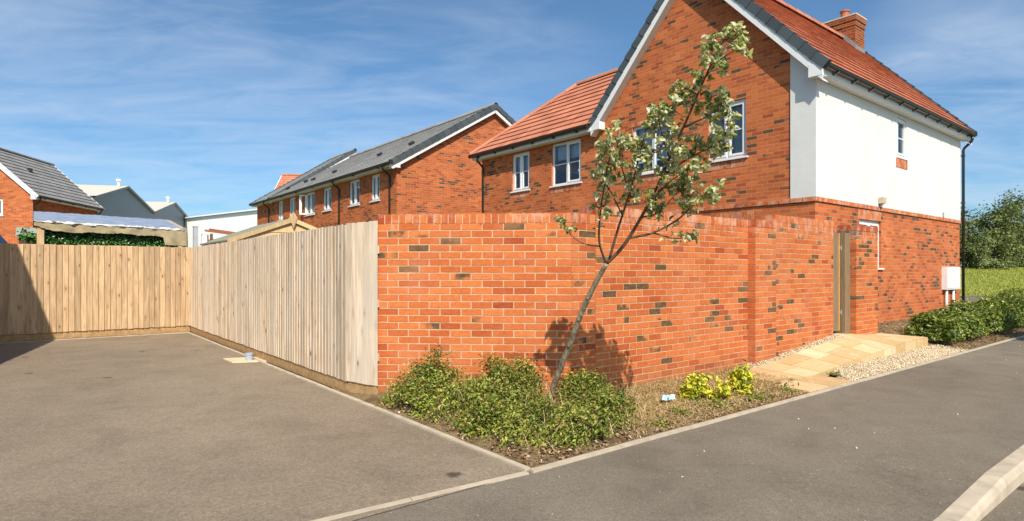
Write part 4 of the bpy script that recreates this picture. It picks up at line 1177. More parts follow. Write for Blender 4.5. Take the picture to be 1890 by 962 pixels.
def leaf_object(name, pos, size, mat, parent=None, tone=None, **kw):
    V, F = leaves_np(pos, size, **kw)
    n = len(pos); r = RNG.random(n) if tone is None else np.asarray(tone)
    return np_mesh(name, V, F, np.repeat(np.clip(r, 0, 1), 2), mat, parent)

# ---- young leaning tree with silvery leaves
TREE_BRANCHES = {
 'trunk': [(0.361, 5.776, 0.139), (0.433, 5.624, 0.411), (0.508, 5.488, 0.644), (0.611, 5.261, 1.008), (0.706, 5.09, 1.265), (0.788, 4.966, 1.443)],
 'leader': [(0.788, 4.966, 1.443), (0.91, 4.897, 1.58), (1.031, 4.779, 1.805), (1.13, 4.653, 2.034), (1.215, 4.497, 2.297), (1.299, 4.342, 2.541), (1.366, 4.186, 2.765), (1.433, 4.053, 2.942)],
 'a': [(0.784, 4.97, 1.434), (0.707, 4.845, 1.622), (0.696, 4.681, 1.868), (0.71, 4.529, 2.078), (0.726, 4.377, 2.273)],
 'b': [(0.807, 4.948, 1.479), (0.858, 4.855, 1.71), (0.933, 4.718, 2.013), (0.975, 4.617, 2.238), (1.012, 4.52, 2.445)],
 'c': [(0.948, 4.863, 1.645), (1.135, 4.816, 1.686), (1.31, 4.738, 1.784), (1.442, 4.638, 1.918), (1.574, 4.568, 1.993)],
 'd': [(0.715, 4.897, 1.58), (0.593, 4.919, 1.603), (0.495, 4.919, 1.67), (0.422, 4.901, 1.771)],
 'e': [(1.157, 4.608, 2.111), (1.359, 4.585, 2.245), (1.549, 4.582, 2.344), (1.686, 4.57, 2.457)],
 'f': [(1.267, 4.408, 2.439), (1.408, 4.314, 2.495), (1.525, 4.204, 2.569)],
 'g': [(1.056, 4.752, 1.854), (1.146, 4.597, 2.005), (1.282, 4.459, 2.116), (1.401, 4.353, 2.169)],
 'h': [(0.887, 4.775, 1.813), (0.773, 4.739, 2.024), (0.689, 4.747, 2.155)],
 'i': [(1.191, 4.531, 2.243), (1.097, 4.367, 2.37), (1.032, 4.214, 2.469)],
 'j': [(1.329, 4.275, 2.64), (1.222, 4.253, 2.672), (1.155, 4.32, 2.574)],
 'k': [(0.937, 4.697, 1.955), (0.833, 4.525, 2.159), (0.773, 4.375, 2.312)],
 'l': [(1.355, 4.209, 2.735), (1.442, 4.131, 2.841), (1.545, 4.087, 2.899)],
 'm': [(1.141, 4.841, 1.687), (1.302, 4.788, 1.64), (1.429, 4.705, 1.653)],
 'n': [(1.401, 4.12, 2.855), (1.345, 4.064, 2.928), (1.316, 4.031, 2.97)],
 'o': [(1.031, 4.779, 1.805), (1.189, 4.857, 1.856), (1.367, 4.864, 2.041)],
}
TREE_CLUMPS = [
 (1.404, 3.952, 2.913, 0.115),
 (1.318, 3.961, 2.824, 0.101),
 (1.471, 3.987, 2.963, 0.058),
 (1.502, 3.973, 2.839, 0.065),
 (1.399, 4.008, 2.743, 0.051),
 (1.158, 4.302, 2.538, 0.109),
 (1.322, 4.459, 2.633, 0.081),
 (1.125, 4.479, 2.525, 0.073),
 (1.453, 4.453, 2.543, 0.089),
 (1.52, 4.222, 2.544, 0.1),
 (1.463, 4.282, 2.653, 0.07),
 (1.593, 4.339, 2.403, 0.087),
 (0.994, 4.302, 2.394, 0.094),
 (1.0, 4.393, 2.208, 0.104),
 (1.26, 4.412, 2.248, 0.136),
 (1.458, 4.636, 2.355, 0.109),
 (1.185, 4.587, 2.37, 0.108),
 (1.546, 4.645, 2.256, 0.093),
 (1.302, 4.71, 2.14, 0.111),
 (1.374, 4.482, 2.12, 0.098),
 (1.133, 4.511, 2.149, 0.106),
 (0.794, 4.492, 2.39, 0.098),
 (0.707, 4.561, 2.348, 0.074),
 (0.768, 4.68, 2.229, 0.093),
 (0.7, 4.738, 2.145, 0.069),
 (0.814, 4.377, 2.221, 0.087),
 (0.913, 4.64, 2.129, 0.084),
 (0.758, 4.721, 2.031, 0.086),
 (0.68, 4.715, 1.927, 0.06),
 (1.013, 4.597, 1.913, 0.083),
 (1.135, 4.761, 1.82, 0.06),
 (1.428, 4.538, 1.956, 0.099),
 (1.649, 4.825, 2.027, 0.079),
 (1.428, 4.875, 1.884, 0.08),
 (1.313, 4.685, 2.009, 0.085),
 (0.407, 4.723, 1.77, 0.056),
 (0.484, 4.993, 1.688, 0.045),
 (1.49, 4.876, 1.672, 0.062),
 (0.965, 4.837, 1.968, 0.07),
 (0.959, 4.6, 2.36, 0.092),
 (1.041, 4.334, 2.559, 0.071),
 (1.549, 4.437, 2.337, 0.089),
]

TB = Vector((.361, 5.776, .06))
TR = thing('young_tree', 'slender leaning young tree with silvery green leaves in front of the brick wall', 'tree', TB)
def smooth_path(pts, n=6):
    pts = [Vector(p) for p in pts]; out = []
    P_ = [pts[0] * 2 - pts[1]] + pts + [pts[-1] * 2 - pts[-2]]
    for i in range(1, len(P_) - 2):
        for k in range(n):
            t = k / n; a, b, c, d = P_[i - 1], P_[i], P_[i + 1], P_[i + 2]
            out.append(.5 * ((2 * b) + (c - a) * t + (2 * a - 5 * b + 4 * c - d) * t * t + (3 * b - a - 3 * c + d) * t ** 3))
    out.append(pts[-1]); return out
t = NT('mottled_bark'); o = t.obj()
cc = t.mix(t.ramp(t.noise(t.scale(o, (1, 1, .6)), 26, 5, .65), [(.4, 0.0), (.62, 1.0)]), (.17, .13, .085), (.40, .33, .23))
MT['bark'] = t.done(t.bsdf(cc, .85, t.bump(t.noise(o, 60, 4), .6, .006), .15))
MT['bark_red'] = m_plain('red_brown_twig', (.12, .075, .045), .7, .2, .2, 20)
skel = {k: smooth_path(v) for k, v in TREE_BRANCHES.items()}
m = MB(); pp = [p - TB for p in skel['trunk']]; pp[0].z = -.06
m.tube(pp, [.031 - .010 * i / (len(pp) - 1) + (.008 if i == 0 else 0) + random.uniform(-.0015, .0015) for i in range(len(pp))], n=10)
for q in (5, 9, 13, 17, 21):      # pruning knuckles
    p = pp[q]; m.tube([p + Vector((-.012, -.012, -.012)), p + Vector((.006, -.024, .01))], [.014, .008], n=6)
trunk = m.build('trunk', MT['bark'], TR, smooth=True)
mm = MB(); rad0 = {'leader': .015, 'a': .009, 'b': .0105, 'c': .009, 'd': .005, 'e': .007, 'f': .006, 'g': .007, 'h': .006, 'i': .006, 'j': .006, 'k': .006, 'l': .006, 'm': .005, 'n': .004, 'o': .006}
for k, pth in skel.items():
    if k == 'trunk': continue
    r0 = rad0[k]; n = len(pth)
    mm.tube([p - TB for p in pth], [r0 * (1 - .75 * i / (n - 1)) + .0012 for i in range(n)], n=6)
pos, out, siz, tone, dvs = [], [], [], [], []
allpts = [p for k, v in skel.items() if k != 'trunk' for p in v]
extra = []
for k, (f0, cnt) in {'leader': (.35, 16), 'a': (.45, 7), 'b': (.4, 9), 'c': (.5, 7), 'e': (.3, 9), 'f': (.3, 7), 'g': (.3, 8), 'h': (.5, 5), 'i': (.3, 6), 'j': (.3, 5), 'k': (.4, 6), 'l': (.3, 6), 'o': (.4, 5)}.items():
    for q in range((cnt + 1) // 2):
        p = skel[k][int((f0 + (1 - f0) * random.random()) * (len(skel[k]) - 1))]
        extra.append((p.x + random.gauss(0, .045), p.y + random.gauss(0, .07), p.z + random.gauss(.02, .045), random.uniform(.035, .065)))
for (x, y, z, r) in TREE_CLUMPS + extra:
    c = Vector((x, y, z)); near = min(allpts, key=lambda p: (p - c).length)
    nt = max(3, int(r * 72))
    mm.tube([near - TB, near.lerp(c, .5) - TB + Vector((0, 0, -.01)), c - TB], [.004, .003, .0018], n=5)
    for k in range(nt):
        dvec = Vector((random.gauss(0, 1), random.gauss(0, 1), random.gauss(.25, 1))).normalized()
        tip = c + dvec * r * random.uniform(.45, 1.1); st = near.lerp(c, random.uniform(.4, 1.0))
        mm.tube([st - TB, st.lerp(tip, .6) - TB, tip - TB], [.0026, .002, .0012], n=4, caps=False)
        d2 = (tip - st).normalized()
        for q in range(random.randint(7, 10)):
            a = random.uniform(.55, 1.05); p = st.lerp(tip, a)
            od = Vector((random.gauss(0, 1), random.gauss(0, 1), random.gauss(0, 1))).normalized()
            L = random.uniform(.034, .066)
            dv = (d2 * .9 + od * .8).normalized()
            pos.append(p + dv * L * .5); dvs.append(dv); siz.append(L); out.append(dvec); tone.append(random.random())
# a few along the branches
for k in ('leader', 'c', 'e', 'a', 'b', 'f', 'g', 'm'):
    pth = skel[k]
    for p in pth[len(pth) // 3:]:
        for q in range(2):
            dv = Vector((random.gauss(0, 1), random.gauss(0, 1), random.gauss(.3, 1))).normalized(); L = random.uniform(.04, .07)
            pos.append(p + dv * (L * .5 + .015)); dvs.append(dv); siz.append(L); out.append(dv); tone.append(random.random())
mm.build('branch', MT['bark_red'], TR, smooth=True)
MT['leaf_tree'] = m_leaf('silvery_leaf', [(0, (.16, .19, .05)), (.2, (.30, .34, .10)), (.42, (.48, .50, .24)), (.7, (.66, .64, .43)), (.96, (.76, .72, .55)), (1, (.62, .50, .06))], .5, .40, .3)
P0 = np.array([tuple(p - TB) for p in pos])
leaf_object('leaf_crown', P0, np.array(siz), MT['leaf_tree'], TR, tone=np.array(tone), up_bias=.35, aspect=.50, fold=.35, outward=np.array([tuple(v) for v in out]), out_w=.3, dirv=np.array([tuple(v) for v in dvs]))

# ---- bed shrubs: small glossy leaves on many short stems
MT['leaf_shrub'] = m_leaf('small_shrub_leaf', [(0, (.05, .075, .014)), (.35, (.165, .205, .032)), (.7, (.33, .37, .058)), (.93, (.50, .50, .12)), (.97, (.42, .23, .09)), (1, (.50, .31, .15))], .45, .3, .35)
MT['leaf_weed'] = m_leaf('weed_leaf', [(0, (.12, .17, .03)), (.5, (.28, .33, .05)), (.85, (.46, .47, .08)), (1, (.52, .42, .16))], .55, .25, .25)
MT['leaf_yellow'] = m_leaf('yellow_leaf', [(0, (.12, .18, .02)), (.25, (.32, .36, .03)), (.5, (.62, .56, .04)), (1, (.78, .68, .07))], .45, .25, .3)
MT['leaf_hedge'] = m_leaf('hedge_leaf', [(0, (.05, .075, .013)), (.4, (.12, .165, .026)), (.75, (.25, .31, .048)), (.95, (.45, .47, .11)), (1, (.42, .28, .09))], .33, .24, .5)
MT['straw'] = m_leaf('dry_straw', [(0, (.22, .13, .05)), (.25, (.42, .28, .115)), (.7, (.60, .44, .21)), (1, (.72, .58, .34))], .9, .15, .1)
MT['stem'] = m_plain('woody_stem', (.17, .10, .06), .8, .1, .2, 20)

def shrub(name, label, s, t, rs, rt, h, n, leaf, mat, cat='shrub', group=None, clumps=40, z0=None, spread=.052, aspect=.5, upb=.5):
    z = bed_h(s, t) if z0 is None else z0
    B = thing(name, label, cat, G(s, t, z), ROT, group)
    cl = []
    while len(cl) < clumps:
        a, b, c = random.uniform(-1, 1), random.uniform(-1, 1), random.uniform(0, 1)
        q = a * a + b * b + c * c
        if q < 1 and (q > .35 or random.random() < .25):
            cl.append((b * -rt, a * rs, max(.04, c * h * random.uniform(.7, 1.16)), random.uniform(-.22, .22)))
    cl = np.array(cl); pick = RNG.integers(0, len(cl), n)
    P_ = cl[pick, :3] + RNG.normal(size=(n, 3)) * spread * np.array([1, 1, .8]); P_[:, 2] = np.maximum(P_[:, 2], .012)
    outv = P_ / (np.array([rt, rs, h]) ** 2); outv /= np.linalg.norm(outv, axis=1, keepdims=True) + 1e-9
    tone = np.clip(RNG.beta(2, 2.2, n) * .8 + cl[pick, 3] * 1.3 + .06, 0, .94); dead = RNG.random(n) < .09; tone[dead] = .985
    leaf_object('foliage', P_, RNG.uniform(.6, 1.3, n) * leaf, mat, B, tone=tone, up_bias=upb, aspect=aspect, outward=outv, out_w=.4)
    mm = MB()
    for c in cl[::2]:
        b = Vector((c[0] * .25, c[1] * .25, 0)); e = Vector(c[:3])
        mm.tube([b, b.lerp(e, .5) + Vector((0, 0, .03)), e], [.005, .004, .002], n=4, caps=False)
    mm.build('stem', MT['stem'], B)
    return B
SG = 'low green shrubs in the corner bed'
shrub('low_shrub', 'dark green low shrub by the fence end and brick wall', .42, 2.02, .34, .36, .40, 6400, .030, MT['leaf_shrub'], group=SG, clumps=60)
shrub('low_shrub', 'green shrub against the wall, second from the fence end', .98, 1.55, .44, .28, .39, 6600, .030, MT['leaf_shrub'], group=SG, clumps=60)
shrub('low_shrub', 'broad green shrub in the middle of the corner bed left of the trunk', .70, 1.26, .42, .38, .34, 6600, .030, MT['leaf_shrub'], group=SG, clumps=66)
shrub('low_shrub', 'green shrub just right of the young tree close to the wall', 1.56, 1.02, .27, .28, .32, 4600, .030, MT['leaf_shrub'], group=SG, clumps=50)
shrub('low_shrub', 'dark green shrub right of the tree beside the dry grass', 1.40, .64, .30, .30, .28, 4600, .030, MT['leaf_shrub'], group=SG, clumps=60)
shrub('low_shrub', 'low green shrub nearest the point of the bed', .48, .80, .36, .44, .24, 4600, .032, MT['leaf_shrub'], group=SG, clumps=60)
shrub('low_shrub', 'flat green shrub between the tree and the front edging', .92, .46, .44, .32, .19, 4200, .030, MT['leaf_shrub'], group=SG, clumps=60)
YG = 'yellow leaved young shrubs in the dry bed'
shrub('yellow_shrub', 'bright yellow leaved shrub next to the blue carton', 2.80, .62, .17, .14, .27, 620, .055, MT['leaf_yellow'], group=YG, clumps=18, spread=.035, aspect=.45)
shrub('yellow_shrub', 'small yellow shrub between the carton and the ramp, lower right', 2.95, .40, .12, .10, .20, 340, .050, MT['leaf_yellow'], group=YG, clumps=12, spread=.03, aspect=.45)
shrub('yellow_shrub', 'yellow and green shrub nearest the flagstone ramp', 3.46, .46, .15, .13, .29, 560, .056, MT['leaf_yellow'], group=YG, clumps=18, spread=.035, aspect=.45)

# weeds hugging the edging
def scatter(n, fn): 
    out = []
    while len(out) < n:
        p = fn()
        if p is not None: out.append(p)
    return out
def weed_pt():
    c = random.choice(WEEDS); s_ = c[0] + random.gauss(0, c[2]); t_ = c[1] + random.gauss(0, c[2])
    if s_ < .06 or t_ < .05: 
        if random.random() < .93: return None
        s_, t_ = max(s_, -.02), max(t_, -.02)
    return tuple(G(s_, t_, max(.03, bed_h(max(s_, 0), max(t_, 0))) + abs(random.gauss(0, c[3]))))
WEEDS = [(.13, 2.3, .10, .07), (.16, 1.75, .09, .08), (.2, 1.45, .09, .09), (.22, 1.0, .09, .07), (.3, .72, .10, .08), (.30, .5, .10, .07), (.42, .36, .09, .06), (.62, .26, .09, .05), (.2, .9, .08, .06)]
tag(leaf_object('weeds', np.array(scatter(2600, weed_pt)), RNG.uniform(.02, .05, 2600), MT['leaf_weed'], up_bias=.6, aspect=.42), 'yellow green weeds sprawling along the drive edging', None, kind='stuff')
WEEDS = [(2.58, .30, .06, .04), (2.72, .26, .07, .035), (3.25, .22, .08, .04), (3.35, .18, .07, .03), (1.62, .12, .05, .03), (3.9, .18, .05, .05), (5.45, .32, .05, .02), (2.1, .3, .05, .03)]
tag(leaf_object('weeds', np.array(scatter(520, weed_pt)), RNG.uniform(.02, .05, 520), MT['leaf_shrub'], up_bias=.6, aspect=.4), 'small green weeds sprouting along the front edging', None, kind='stuff')

def blades(name, label, pts, lmin, lmax, width, mat, lean=.8, tone=None):
    n = len(pts); P_ = np.array(pts)
    ang = RNG.uniform(0, 2 * PI, n); L = RNG.uniform(lmin, lmax, n); ln = RNG.uniform(.2, 1, n) * lean
    d = np.stack([np.cos(ang) * ln, np.sin(ang) * ln, np.ones(n) * .6], 1); d /= np.linalg.norm(d, axis=1, keepdims=True)
    sdv = np.stack([-np.sin(ang), np.cos(ang), np.zeros(n)], 1) * width * RNG.uniform(.6, 1.4, n)[:, None]
    mid = P_ + d * L[:, None] * .55; tip = mid + (d * .8 + np.array([0, 0, -.45])) * L[:, None] * .5
    V = np.stack([P_ - sdv, P_ + sdv, mid + sdv * .8, mid - sdv * .8, tip + sdv * .15, tip - sdv * .15], 1).reshape(-1, 3)
    b = (np.arange(n) * 6)[:, None]
    F = np.concatenate([b + np.array([[0, 1, 2, 3]]), b + np.array([[3, 2, 4, 5]])], 1).reshape(-1, 4)
    r = RNG.random(n) if tone is None else tone
    return tag(np_mesh(name, V, F, np.repeat(r, 2), mat), label, None, kind='stuff')
def straw_pt():
    s_ = random.uniform(1.25, 4.7); t_ = random.uniform(.06, 1.32)
    if s_ > 4.1 - .0 and t_ < .5: return None
    if s_ > 3.4 and t_ > .55 and random.random() < .6: return None
    e = 1.0 if t_ > .3 else .45
    if s_ < 1.5: e *= .5
    return tuple(G(s_, t_, bed_h(s_, t_))) if random.random() < e else None
blades('dry_grass', 'straw coloured dry grass over the bed below the brick wall', scatter(24000, straw_pt), .04, .12, .0024, MT['straw'], lean=3.2)
def mulch_pt():
    q = random.random()
    if q < .45: s_, t_ = random.uniform(.06, 4.3), random.uniform(.04, .5)
    elif q < .6: s_, t_ = random.uniform(.05, .5), random.uniform(.05, 2.4)
    else: s_, t_ = random.uniform(9.5, 17), random.uniform(.06, 1.9); return tuple(G(s_, t_, house_bed_h(s_, t_) + .006))
    return tuple(G(s_, t_, bed_h(s_, t_) + .004))
MT['mulch'] = m_leaf('dead_leaf_litter', [(0, (.10, .055, .03)), (.5, (.24, .14, .075)), (.85, (.40, .27, .15)), (1, (.62, .52, .42))], .9, .05, .1)
tag(leaf_object('leaf_litter', np.array(scatter(6000, mulch_pt)), RNG.uniform(.02, .05, 6000), MT['mulch'], up_bias=1.0, aspect=.5), 'dead leaves and bark chips over the soil beds', None, kind='stuff')
# tall dry stalks
blades('dry_stalks', 'taller dry stalks standing against the wall foot and beside the flags', [tuple(G(random.uniform(1.7, 4.4), random.choice((1.25, 1.1, .7, .35)) + random.gauss(0, .06), .05)) for _ in range(160)], .12, .24, .002, MT['straw'], lean=.5)

def shrub_straw():
    s_ = random.uniform(.2, 1.8); t_ = random.uniform(.15, 1.9)
    return tuple(G(s_, t_, bed_h(s_, t_) + .02)) if t_ < 2.6 - .9 * s_ or t_ < 1.1 else None
blades('dead_stems', 'pale dead stems poking up through the low green shrubs', scatter(750, shrub_straw), .12, .38, .0022, MT['straw'], lean=.7)
# ---- hedge by the house
def box_leaves(n, s0, s1, t0, t1, hfun, base):
    P_, O_ = [], []
    while len(P_) < n:
        s_, t_ = random.uniform(s0, s1), random.uniform(t0, t1); ht = hfun(s_, t_); z = random.uniform(.08, ht)
        q = min(s_ - s0, 99) / .25, (t_ - t0) / .2, (t1 - t_) / .25, (ht - z) / .18
        dmin = min(q)
        if dmin > 1 and random.random() < .8: continue
        nz = math.sin(s_ * 5.1) * math.cos(t_ * 7 + s_) + math.sin(z * 9 + s_ * 3.3)
        if nz < -.9 and random.random() < .75: continue
        o = [(0, -1, 0), (1, 0, 0), (-1, 0, 0), (0, 0, 1)][q.index(dmin)]
        P_.append(tuple(G(s_, t_, z + base))); O_.append(o)
    # outward in the grid frame -> world
    R3 = Matrix.Rotation(ROT, 3, 'Z'); return np.array(P_), np.array([tuple(R3 @ Vector(o)) for o in O_])
HB = G(10.0, .55, .05)
HG = thing('clipped_hedge', 'glossy green clipped hedge between footpath and house corner', 'hedge', HB)
hh = lambda s, t: .45 + .05 * (s - 10) + .06 * math.sin(s * 3.1) + .05 * math.sin(t * 8 + s * 2) - max(0, .25 - (s - 9.9)) * .6
P_, O_ = box_leaves(17000, 9.88, 17, .22, 1.0, hh, .06)
tn = np.clip(RNG.beta(2.2, 2.2, len(P_)) * .95 + .12 * np.sin(P_[:, 0] * 6 + P_[:, 2] * 9), 0, 1)
leaf_object('foliage', P_ - np.array(HB), RNG.uniform(.045, .09, len(P_)), MT['leaf_hedge'], HG, tone=tn, up_bias=.5, aspect=.5, outward=O_, out_w=.5)
mm = MB()
for _ in range(150):
    b = G(random.uniform(10.1, 17), random.uniform(.4, .85), 0.0) - HB; e = b + Vector((random.gauss(0, .12), random.gauss(0, .12), random.uniform(.25, .42)))
    mm.tube([b, b.lerp(e, .5) + Vector((.01, 0, .03)), e], [.011, .008, .004], n=5, caps=False)
mm.build('stem', MT['stem'], HG)
blades('tall_weeds', 'thin dry weeds standing between the hedge and the far road', [tuple(G(random.uniform(16.8, 19), random.uniform(.6, 3.0), 0)) for _ in range(500)], .5, 1.05, .006, MT['straw'], lean=.5)

# ---- leafy stand-in for an unknown caster, added out of view to shade the hedge
def crown_tree(name, label, loc, rx, rz_, zc, trunk_h, trunk_r, n, leaf, mat, clumps=90, group=None, cat='tree', dense=.35, seed=1, spread=.10, tone_amp=.3, squash=1.0, limbs=8, loose=.0):
    rg = np.random.default_rng(seed); B = thing(name, label, cat, loc, 0, group)
    d = rg.normal(size=(clumps, 3)); d /= np.linalg.norm(d, axis=1, keepdims=True)
    rad = np.cbrt(rg.uniform(dense ** 3, 1, clumps))
    lump = 1 + .22 * np.sin(d[:, 0] * 5 + seed) * np.cos(d[:, 1] * 4 + 2 * seed) + .15 * np.sin(d[:, 2] * 7 + seed * 3) + rg.normal(size=clumps) * loose
    c = d * (rad * lump)[:, None] * np.array([rx, rx, rz_]); c[:, 2] += zc; c[:, 2] = np.maximum(c[:, 2], .15)
    pk = rg.integers(0, clumps, n)
    sg = spread * rx * rg.uniform(.6, 1.3, clumps)
    P_ = c[pk] + rg.normal(size=(n, 3)) * sg[pk][:, None] * np.array([1, 1, .75]); P_[:, 2] = np.maximum(P_[:, 2], .05)
    ov = P_ - np.array([0, 0, zc]); ov /= np.linalg.norm(ov, axis=1, keepdims=True) + 1e-9
    ct = rg.uniform(-tone_amp, tone_amp, clumps)
    tone = np.clip(rg.beta(2, 2, n) * .8 + ct[pk] + .08, 0, 1)
    leaf_object('crown', P_, rg.uniform(.6, 1.3, n) * leaf, mat, B, tone=tone, up_bias=.45, aspect=.6, outward=ov, out_w=.45)
    mm = MB(); mm.tube([(0, 0, -.15), (0.02 * rx, 0, trunk_h * .6), (0, .02 * rx, zc)], [trunk_r, trunk_r * .8, trunk_r * .45], n=8)
    for k in rg.choice(clumps, min(limbs, clumps), replace=False):
        b = Vector((0, 0, trunk_h * rg.uniform(.7, 1.1))); e = Vector(c[k]) * .9
        mm.tube([b, b.lerp(e, .5) + Vector((0, 0, .08 * rx)), e], [trunk_r * .4, trunk_r * .28, trunk_r * .1], n=5, caps=False)
    mm.build('trunk', MT['bark'], B, smooth=True)
    return B
MT['leaf_far'] = m_leaf('woodland_leaf', [(0, (.05, .068, .024)), (.4, (.12, .15, .045)), (.75, (.23, .26, .085)), (1, (.34, .36, .16))], .6, .2, .2)
MT['leaf_far2'] = m_leaf('pale_bush_leaf', [(0, (.11, .14, .05)), (.5, (.21, .25, .09)), (1, (.33, .35, .16))], .6, .2, .2)
crown_tree('shade_caster', 'dense round crown added out of view to shade the right end of the hedge', Vector((11.55, 9.95, 0)), .95, .95, 2.1, 1.3, .06, 9000, .11, MT['leaf_hedge'], clumps=140, dense=.1, seed=5, spread=.16)

# ---- field, far road and woodland edge on the right
fh = lambda y: -.10 + 1.95 * min(1, max(0, (y - 35) / 29)) ** 1.1
v = []; f = []; nx, ny = 40, 24
for i in range(nx + 1):
    for j in range(ny + 1):
        a = -.2 + 2.0 * i / nx; y = 35 + 70 * (j / ny); z = fh(y)
        v.append((a * y + random.uniform(-.1, .1), y, z + random.uniform(-.03, .03)))
for i in range(nx):
    for j in range(ny): a = i * (ny + 1) + j; f.append((a, a + ny + 1, a + ny + 2, a + 1))
structure(np_mesh('field', v, f, np.zeros(len(f)), MT['grass'], smooth=True))
sheet('far_road', MT['road'], [(8, 27.5), (70, 27.5), (70, 35.2), (8, 35.2)], -.11)
def field_pt():
    y = random.uniform(35, 62); return ((random.uniform(.66, 1.05)) * y, y, fh(y))
MT['field_blade'] = m_leaf('field_blade', [(0, (.20, .25, .04)), (.6, (.33, .36, .07)), (1, (.50, .46, .16))], .8, .3, .1)
blades('field_grass', 'sunny green meadow grass rising to the trees', scatter(26000, field_pt), .08, .22, .02, MT['field_blade'], lean=.9)
WG = 'woodland edge beyond the field'
for k, (x, y, rx, rz, zc, n, lf_, lab, mt, cl) in enumerate([
    (50.2, 63.5, 3.6, 3.9, 2.8, 11000, .24, 'big dark green tree directly right of the house downpipe', 'leaf_far', 110),
    (55.6, 64.5, 3.8, 4.3, 3.3, 12000, .24, 'tallest dark tree of the woodland edge at the right border', 'leaf_far', 120),
    (48.2, 60.8, 2.3, 2.4, 1.5, 9000, .17, 'paler rounded bush at the foot of the dark trees by the house', 'leaf_far2', 90),
    (61.5, 65, 3.8, 4.1, 3.1, 9000, .26, 'dark tree further along the woodland edge beyond the picture', 'leaf_far', 100),
    (45.0, 64.5, 3.6, 3.8, 2.7, 9000, .26, 'dark tree of the woodland edge hidden behind the house', 'leaf_far', 100)]):
    crown_tree('field_bush' if mt == 'leaf_far2' else 'woodland_tree', lab, Vector((x, y, fh(y) - .1)), rx, rz, zc, zc * .6, .22, n, lf_, MT[mt], clumps=cl, group=WG, cat='bush' if mt == 'leaf_far2' else 'tree', seed=20 + k, spread=.13, loose=.08, dense=.45)

# ---- artificial ivy screen inside the canopy, conifer at its left
IV = thing('ivy_screen', 'artificial ivy screen with pale blossoms hanging at the back of the canopy', 'hedge screen', FC - D2 * 2.6 + D1 * 1.34, ROT)
n = 9000
P_ = np.stack([RNG.normal(0, .035, n), RNG.uniform(0, 2.55, n), RNG.uniform(1.5, 2.38, n)], 1)
P_[:, 2] -= .04 * P_[:, 1] / 3.25
MT['leaf_ivy'] = m_leaf('ivy_leaf', [(0, (.03, .11, .02)), (.5, (.08, .22, .045)), (.88, (.17, .36, .08)), (.93, (.45, .42, .30)), (1, (.70, .66, .55))], .45, .15, .4)
leaf_object('foliage', P_, RNG.uniform(.03, .065, n), MT['leaf_ivy'], IV, up_bias=.3, aspect=.6, outward=np.tile(np.array([[D1.x * -1, D1.y * -1, 0]]), (n, 1)), out_w=.5)
m = MB(); m.box(-.10, -.07, 0, 2.55, .2, 2.36); m.build('backing_panel', m_plain('dark_green_mesh', (.015, .025, .012), .9), IV)
crown_tree('conifer', 'small green conifer at the left end of the canopy', Vector((-11.55, 14.45, 0)), .24, 1.0, 1.5, .9, .03, 2500, .07, MT['leaf_ivy'], clumps=60, cat='tree', seed=41, spread=.2)

# ================================================================ light, sky, camera
sun_dir = Vector((.347, -2.038, 1.99)).normalized()
ld = bpy.data.lights.new('sun', 'SUN'); ld.energy = 5.0; ld.angle = math.radians(.53); ld.color = (1.0, .925, .79)
lo = bpy.data.objects.new('sun', ld); COL.objects.link(lo); lo.rotation_euler = sun_dir.to_track_quat('Z', 'Y').to_euler(); lo.location = (0, 0, 30)
W = bpy.data.worlds.new('World'); S.world = W; W.use_nodes = True; nt = W.node_tree; nt.nodes.clear()
def wn(tp, **kw):
    n_ = nt.nodes.new(tp)
    for k, v_ in kw.items(): setattr(n_, k, v_)
    return n_
sky = wn('ShaderNodeTexSky', sky_type='NISHITA'); sky.sun_disc = False; sky.sun_elevation = math.asin(sun_dir.z); sky.sun_rotation = math.atan2(sun_dir.x, sun_dir.y)
sky.air_density = .8; sky.dust_density = 1.6; sky.ozone_density = 5.0; sky.altitude = 50
tc = wn('ShaderNodeTexCoord')
sep = wn('ShaderNodeSeparateXYZ'); nt.links.new(tc.outputs['Generated'], sep.inputs[0])
def wm(op, a, b=None, clamp=False):
    n_ = wn('ShaderNodeMath', operation=op, use_clamp=clamp)
    for i, v_ in enumerate((a, b)):
        if v_ is None: continue
        if hasattr(v_, 'links'): nt.links.new(v_, n_.inputs[i])
        else: n_.inputs[i].default_value = v_
    return n_.outputs[0]
# cirrus sheet: project the view direction on a high plane, stretch it, and let it gather in patches
zc = wm('ADD', wm('MAXIMUM', sep.outputs['Z'], 0.0), .10)
px, py = wm('DIVIDE', sep.outputs['X'], zc), wm('DIVIDE', sep.outputs['Y'], zc)
cb = wn('ShaderNodeCombineXYZ'); nt.links.new(px, cb.inputs[0]); nt.links.new(py, cb.inputs[1])
def wnoise(scale_vec, rotz, sc, det, rough, dist):
    mp_ = wn('ShaderNodeMapping'); mp_.inputs['Scale'].default_value = scale_vec; mp_.inputs['Rotation'].default_value = (0, 0, rotz); nt.links.new(cb.outputs[0], mp_.inputs['Vector'])
    n_ = wn('ShaderNodeTexNoise'); n_.inputs['Scale'].default_value = sc; n_.inputs['Detail'].default_value = det; n_.inputs['Roughness'].default_value = rough; n_.inputs['Distortion'].default_value = dist
    nt.links.new(mp_.outputs[0], n_.inputs['Vector']); return n_.outputs['Fac']
def blob(c, r):
    """soft patch of cloud round a compass direction"""
    v = Vector(c).normalized(); d_ = wn('ShaderNodeVectorMath', operation='DISTANCE'); nrm = wn('ShaderNodeVectorMath', operation='NORMALIZE')
    nt.links.new(tc.outputs['Generated'], nrm.inputs[0]); nt.links.new(nrm.outputs[0], d_.inputs[0]); d_.inputs[1].default_value = v
    return wm('SUBTRACT', 1.0, wm('DIVIDE', d_.outputs['Value'], r), True)
streak = wnoise((.5, 1.1, 1), .5, .9, 6, .55, .5); fine = wnoise((.8, 1.5, 1), .7, 2.4, 8, .6, .8)
cov = None
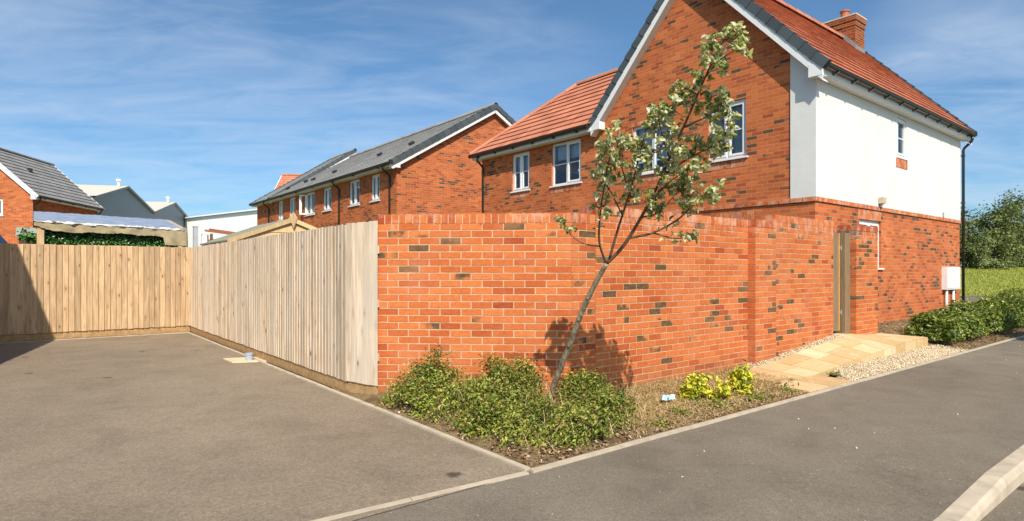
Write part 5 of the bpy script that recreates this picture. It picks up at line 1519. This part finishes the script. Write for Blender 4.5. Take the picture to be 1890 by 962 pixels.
for c, r, k in (((-.62, 1, .36), .34, 1.0), ((-.30, 1, .29), .34, 1.0), ((-.85, 1, .38), .35, .8), ((-.35, 1, .16), .40, .7), ((-.6, 1, .12), .3, .5), ((.03, 1, .40), .16, .7), ((.78, 1, .33), .17, 1.4), ((.74, 1, .25), .14, 1.3), ((.85, 1, .12), .2, .7)):
    b_ = wm('MULTIPLY', blob(c, r), k); cov = b_ if cov is None else wm('ADD', cov, b_)
cov = wm('MINIMUM', cov, 1.0)
mixn = wm('ADD', wm('MULTIPLY', streak, .62), wm('MULTIPLY', fine, .38))
dens = wm('MULTIPLY', wm('SUBTRACT', mixn, .40), 3.2, True)
cl_ = wm('MULTIPLY', dens, wm('ADD', wm('MULTIPLY', cov, .60), .01), True)
mxs = wn('ShaderNodeMix', data_type='RGBA'); nt.links.new(cl_, mxs.inputs[0]); tint = wn('ShaderNodeMix', data_type='RGBA', blend_type='MULTIPLY'); tint.inputs[0].default_value = 1.0; tint.inputs[7].default_value = (.90, 1.10, 1.08, 1); nt.links.new(sky.outputs[0], tint.inputs[6]); nt.links.new(tint.outputs[2], mxs.inputs[6]); mxs.inputs[7].default_value = (5.2, 5.9, 6.9, 1)
bg = wn('ShaderNodeBackground'); bg.inputs['Strength'].default_value = .122; nt.links.new(mxs.outputs[2], bg.inputs['Color'])
ow = wn('ShaderNodeOutputWorld'); nt.links.new(bg.outputs[0], ow.inputs['Surface'])

cd = bpy.data.cameras.new('camera'); cd.sensor_width = 36; cd.sensor_fit = 'HORIZONTAL'; cd.lens = 1103 / 1890 * 36; cd.shift_y = 19 / 1890; cd.clip_start = .05; cd.clip_end = 3000
co = bpy.data.objects.new('camera', cd); COL.objects.link(co); co.location = (0, 0, 1.38); co.rotation_euler = (PI / 2, 0, 0); S.camera = co
S.view_settings.view_transform = 'Standard'; S.view_settings.look = 'None'; S.view_settings.exposure = 0.25; S.view_settings.gamma = 1.0; S.view_settings.use_curve_mapping = False
S.render.engine = 'CYCLES'; S.cycles.max_bounces = 8; S.cycles.transparent_max_bounces = 12
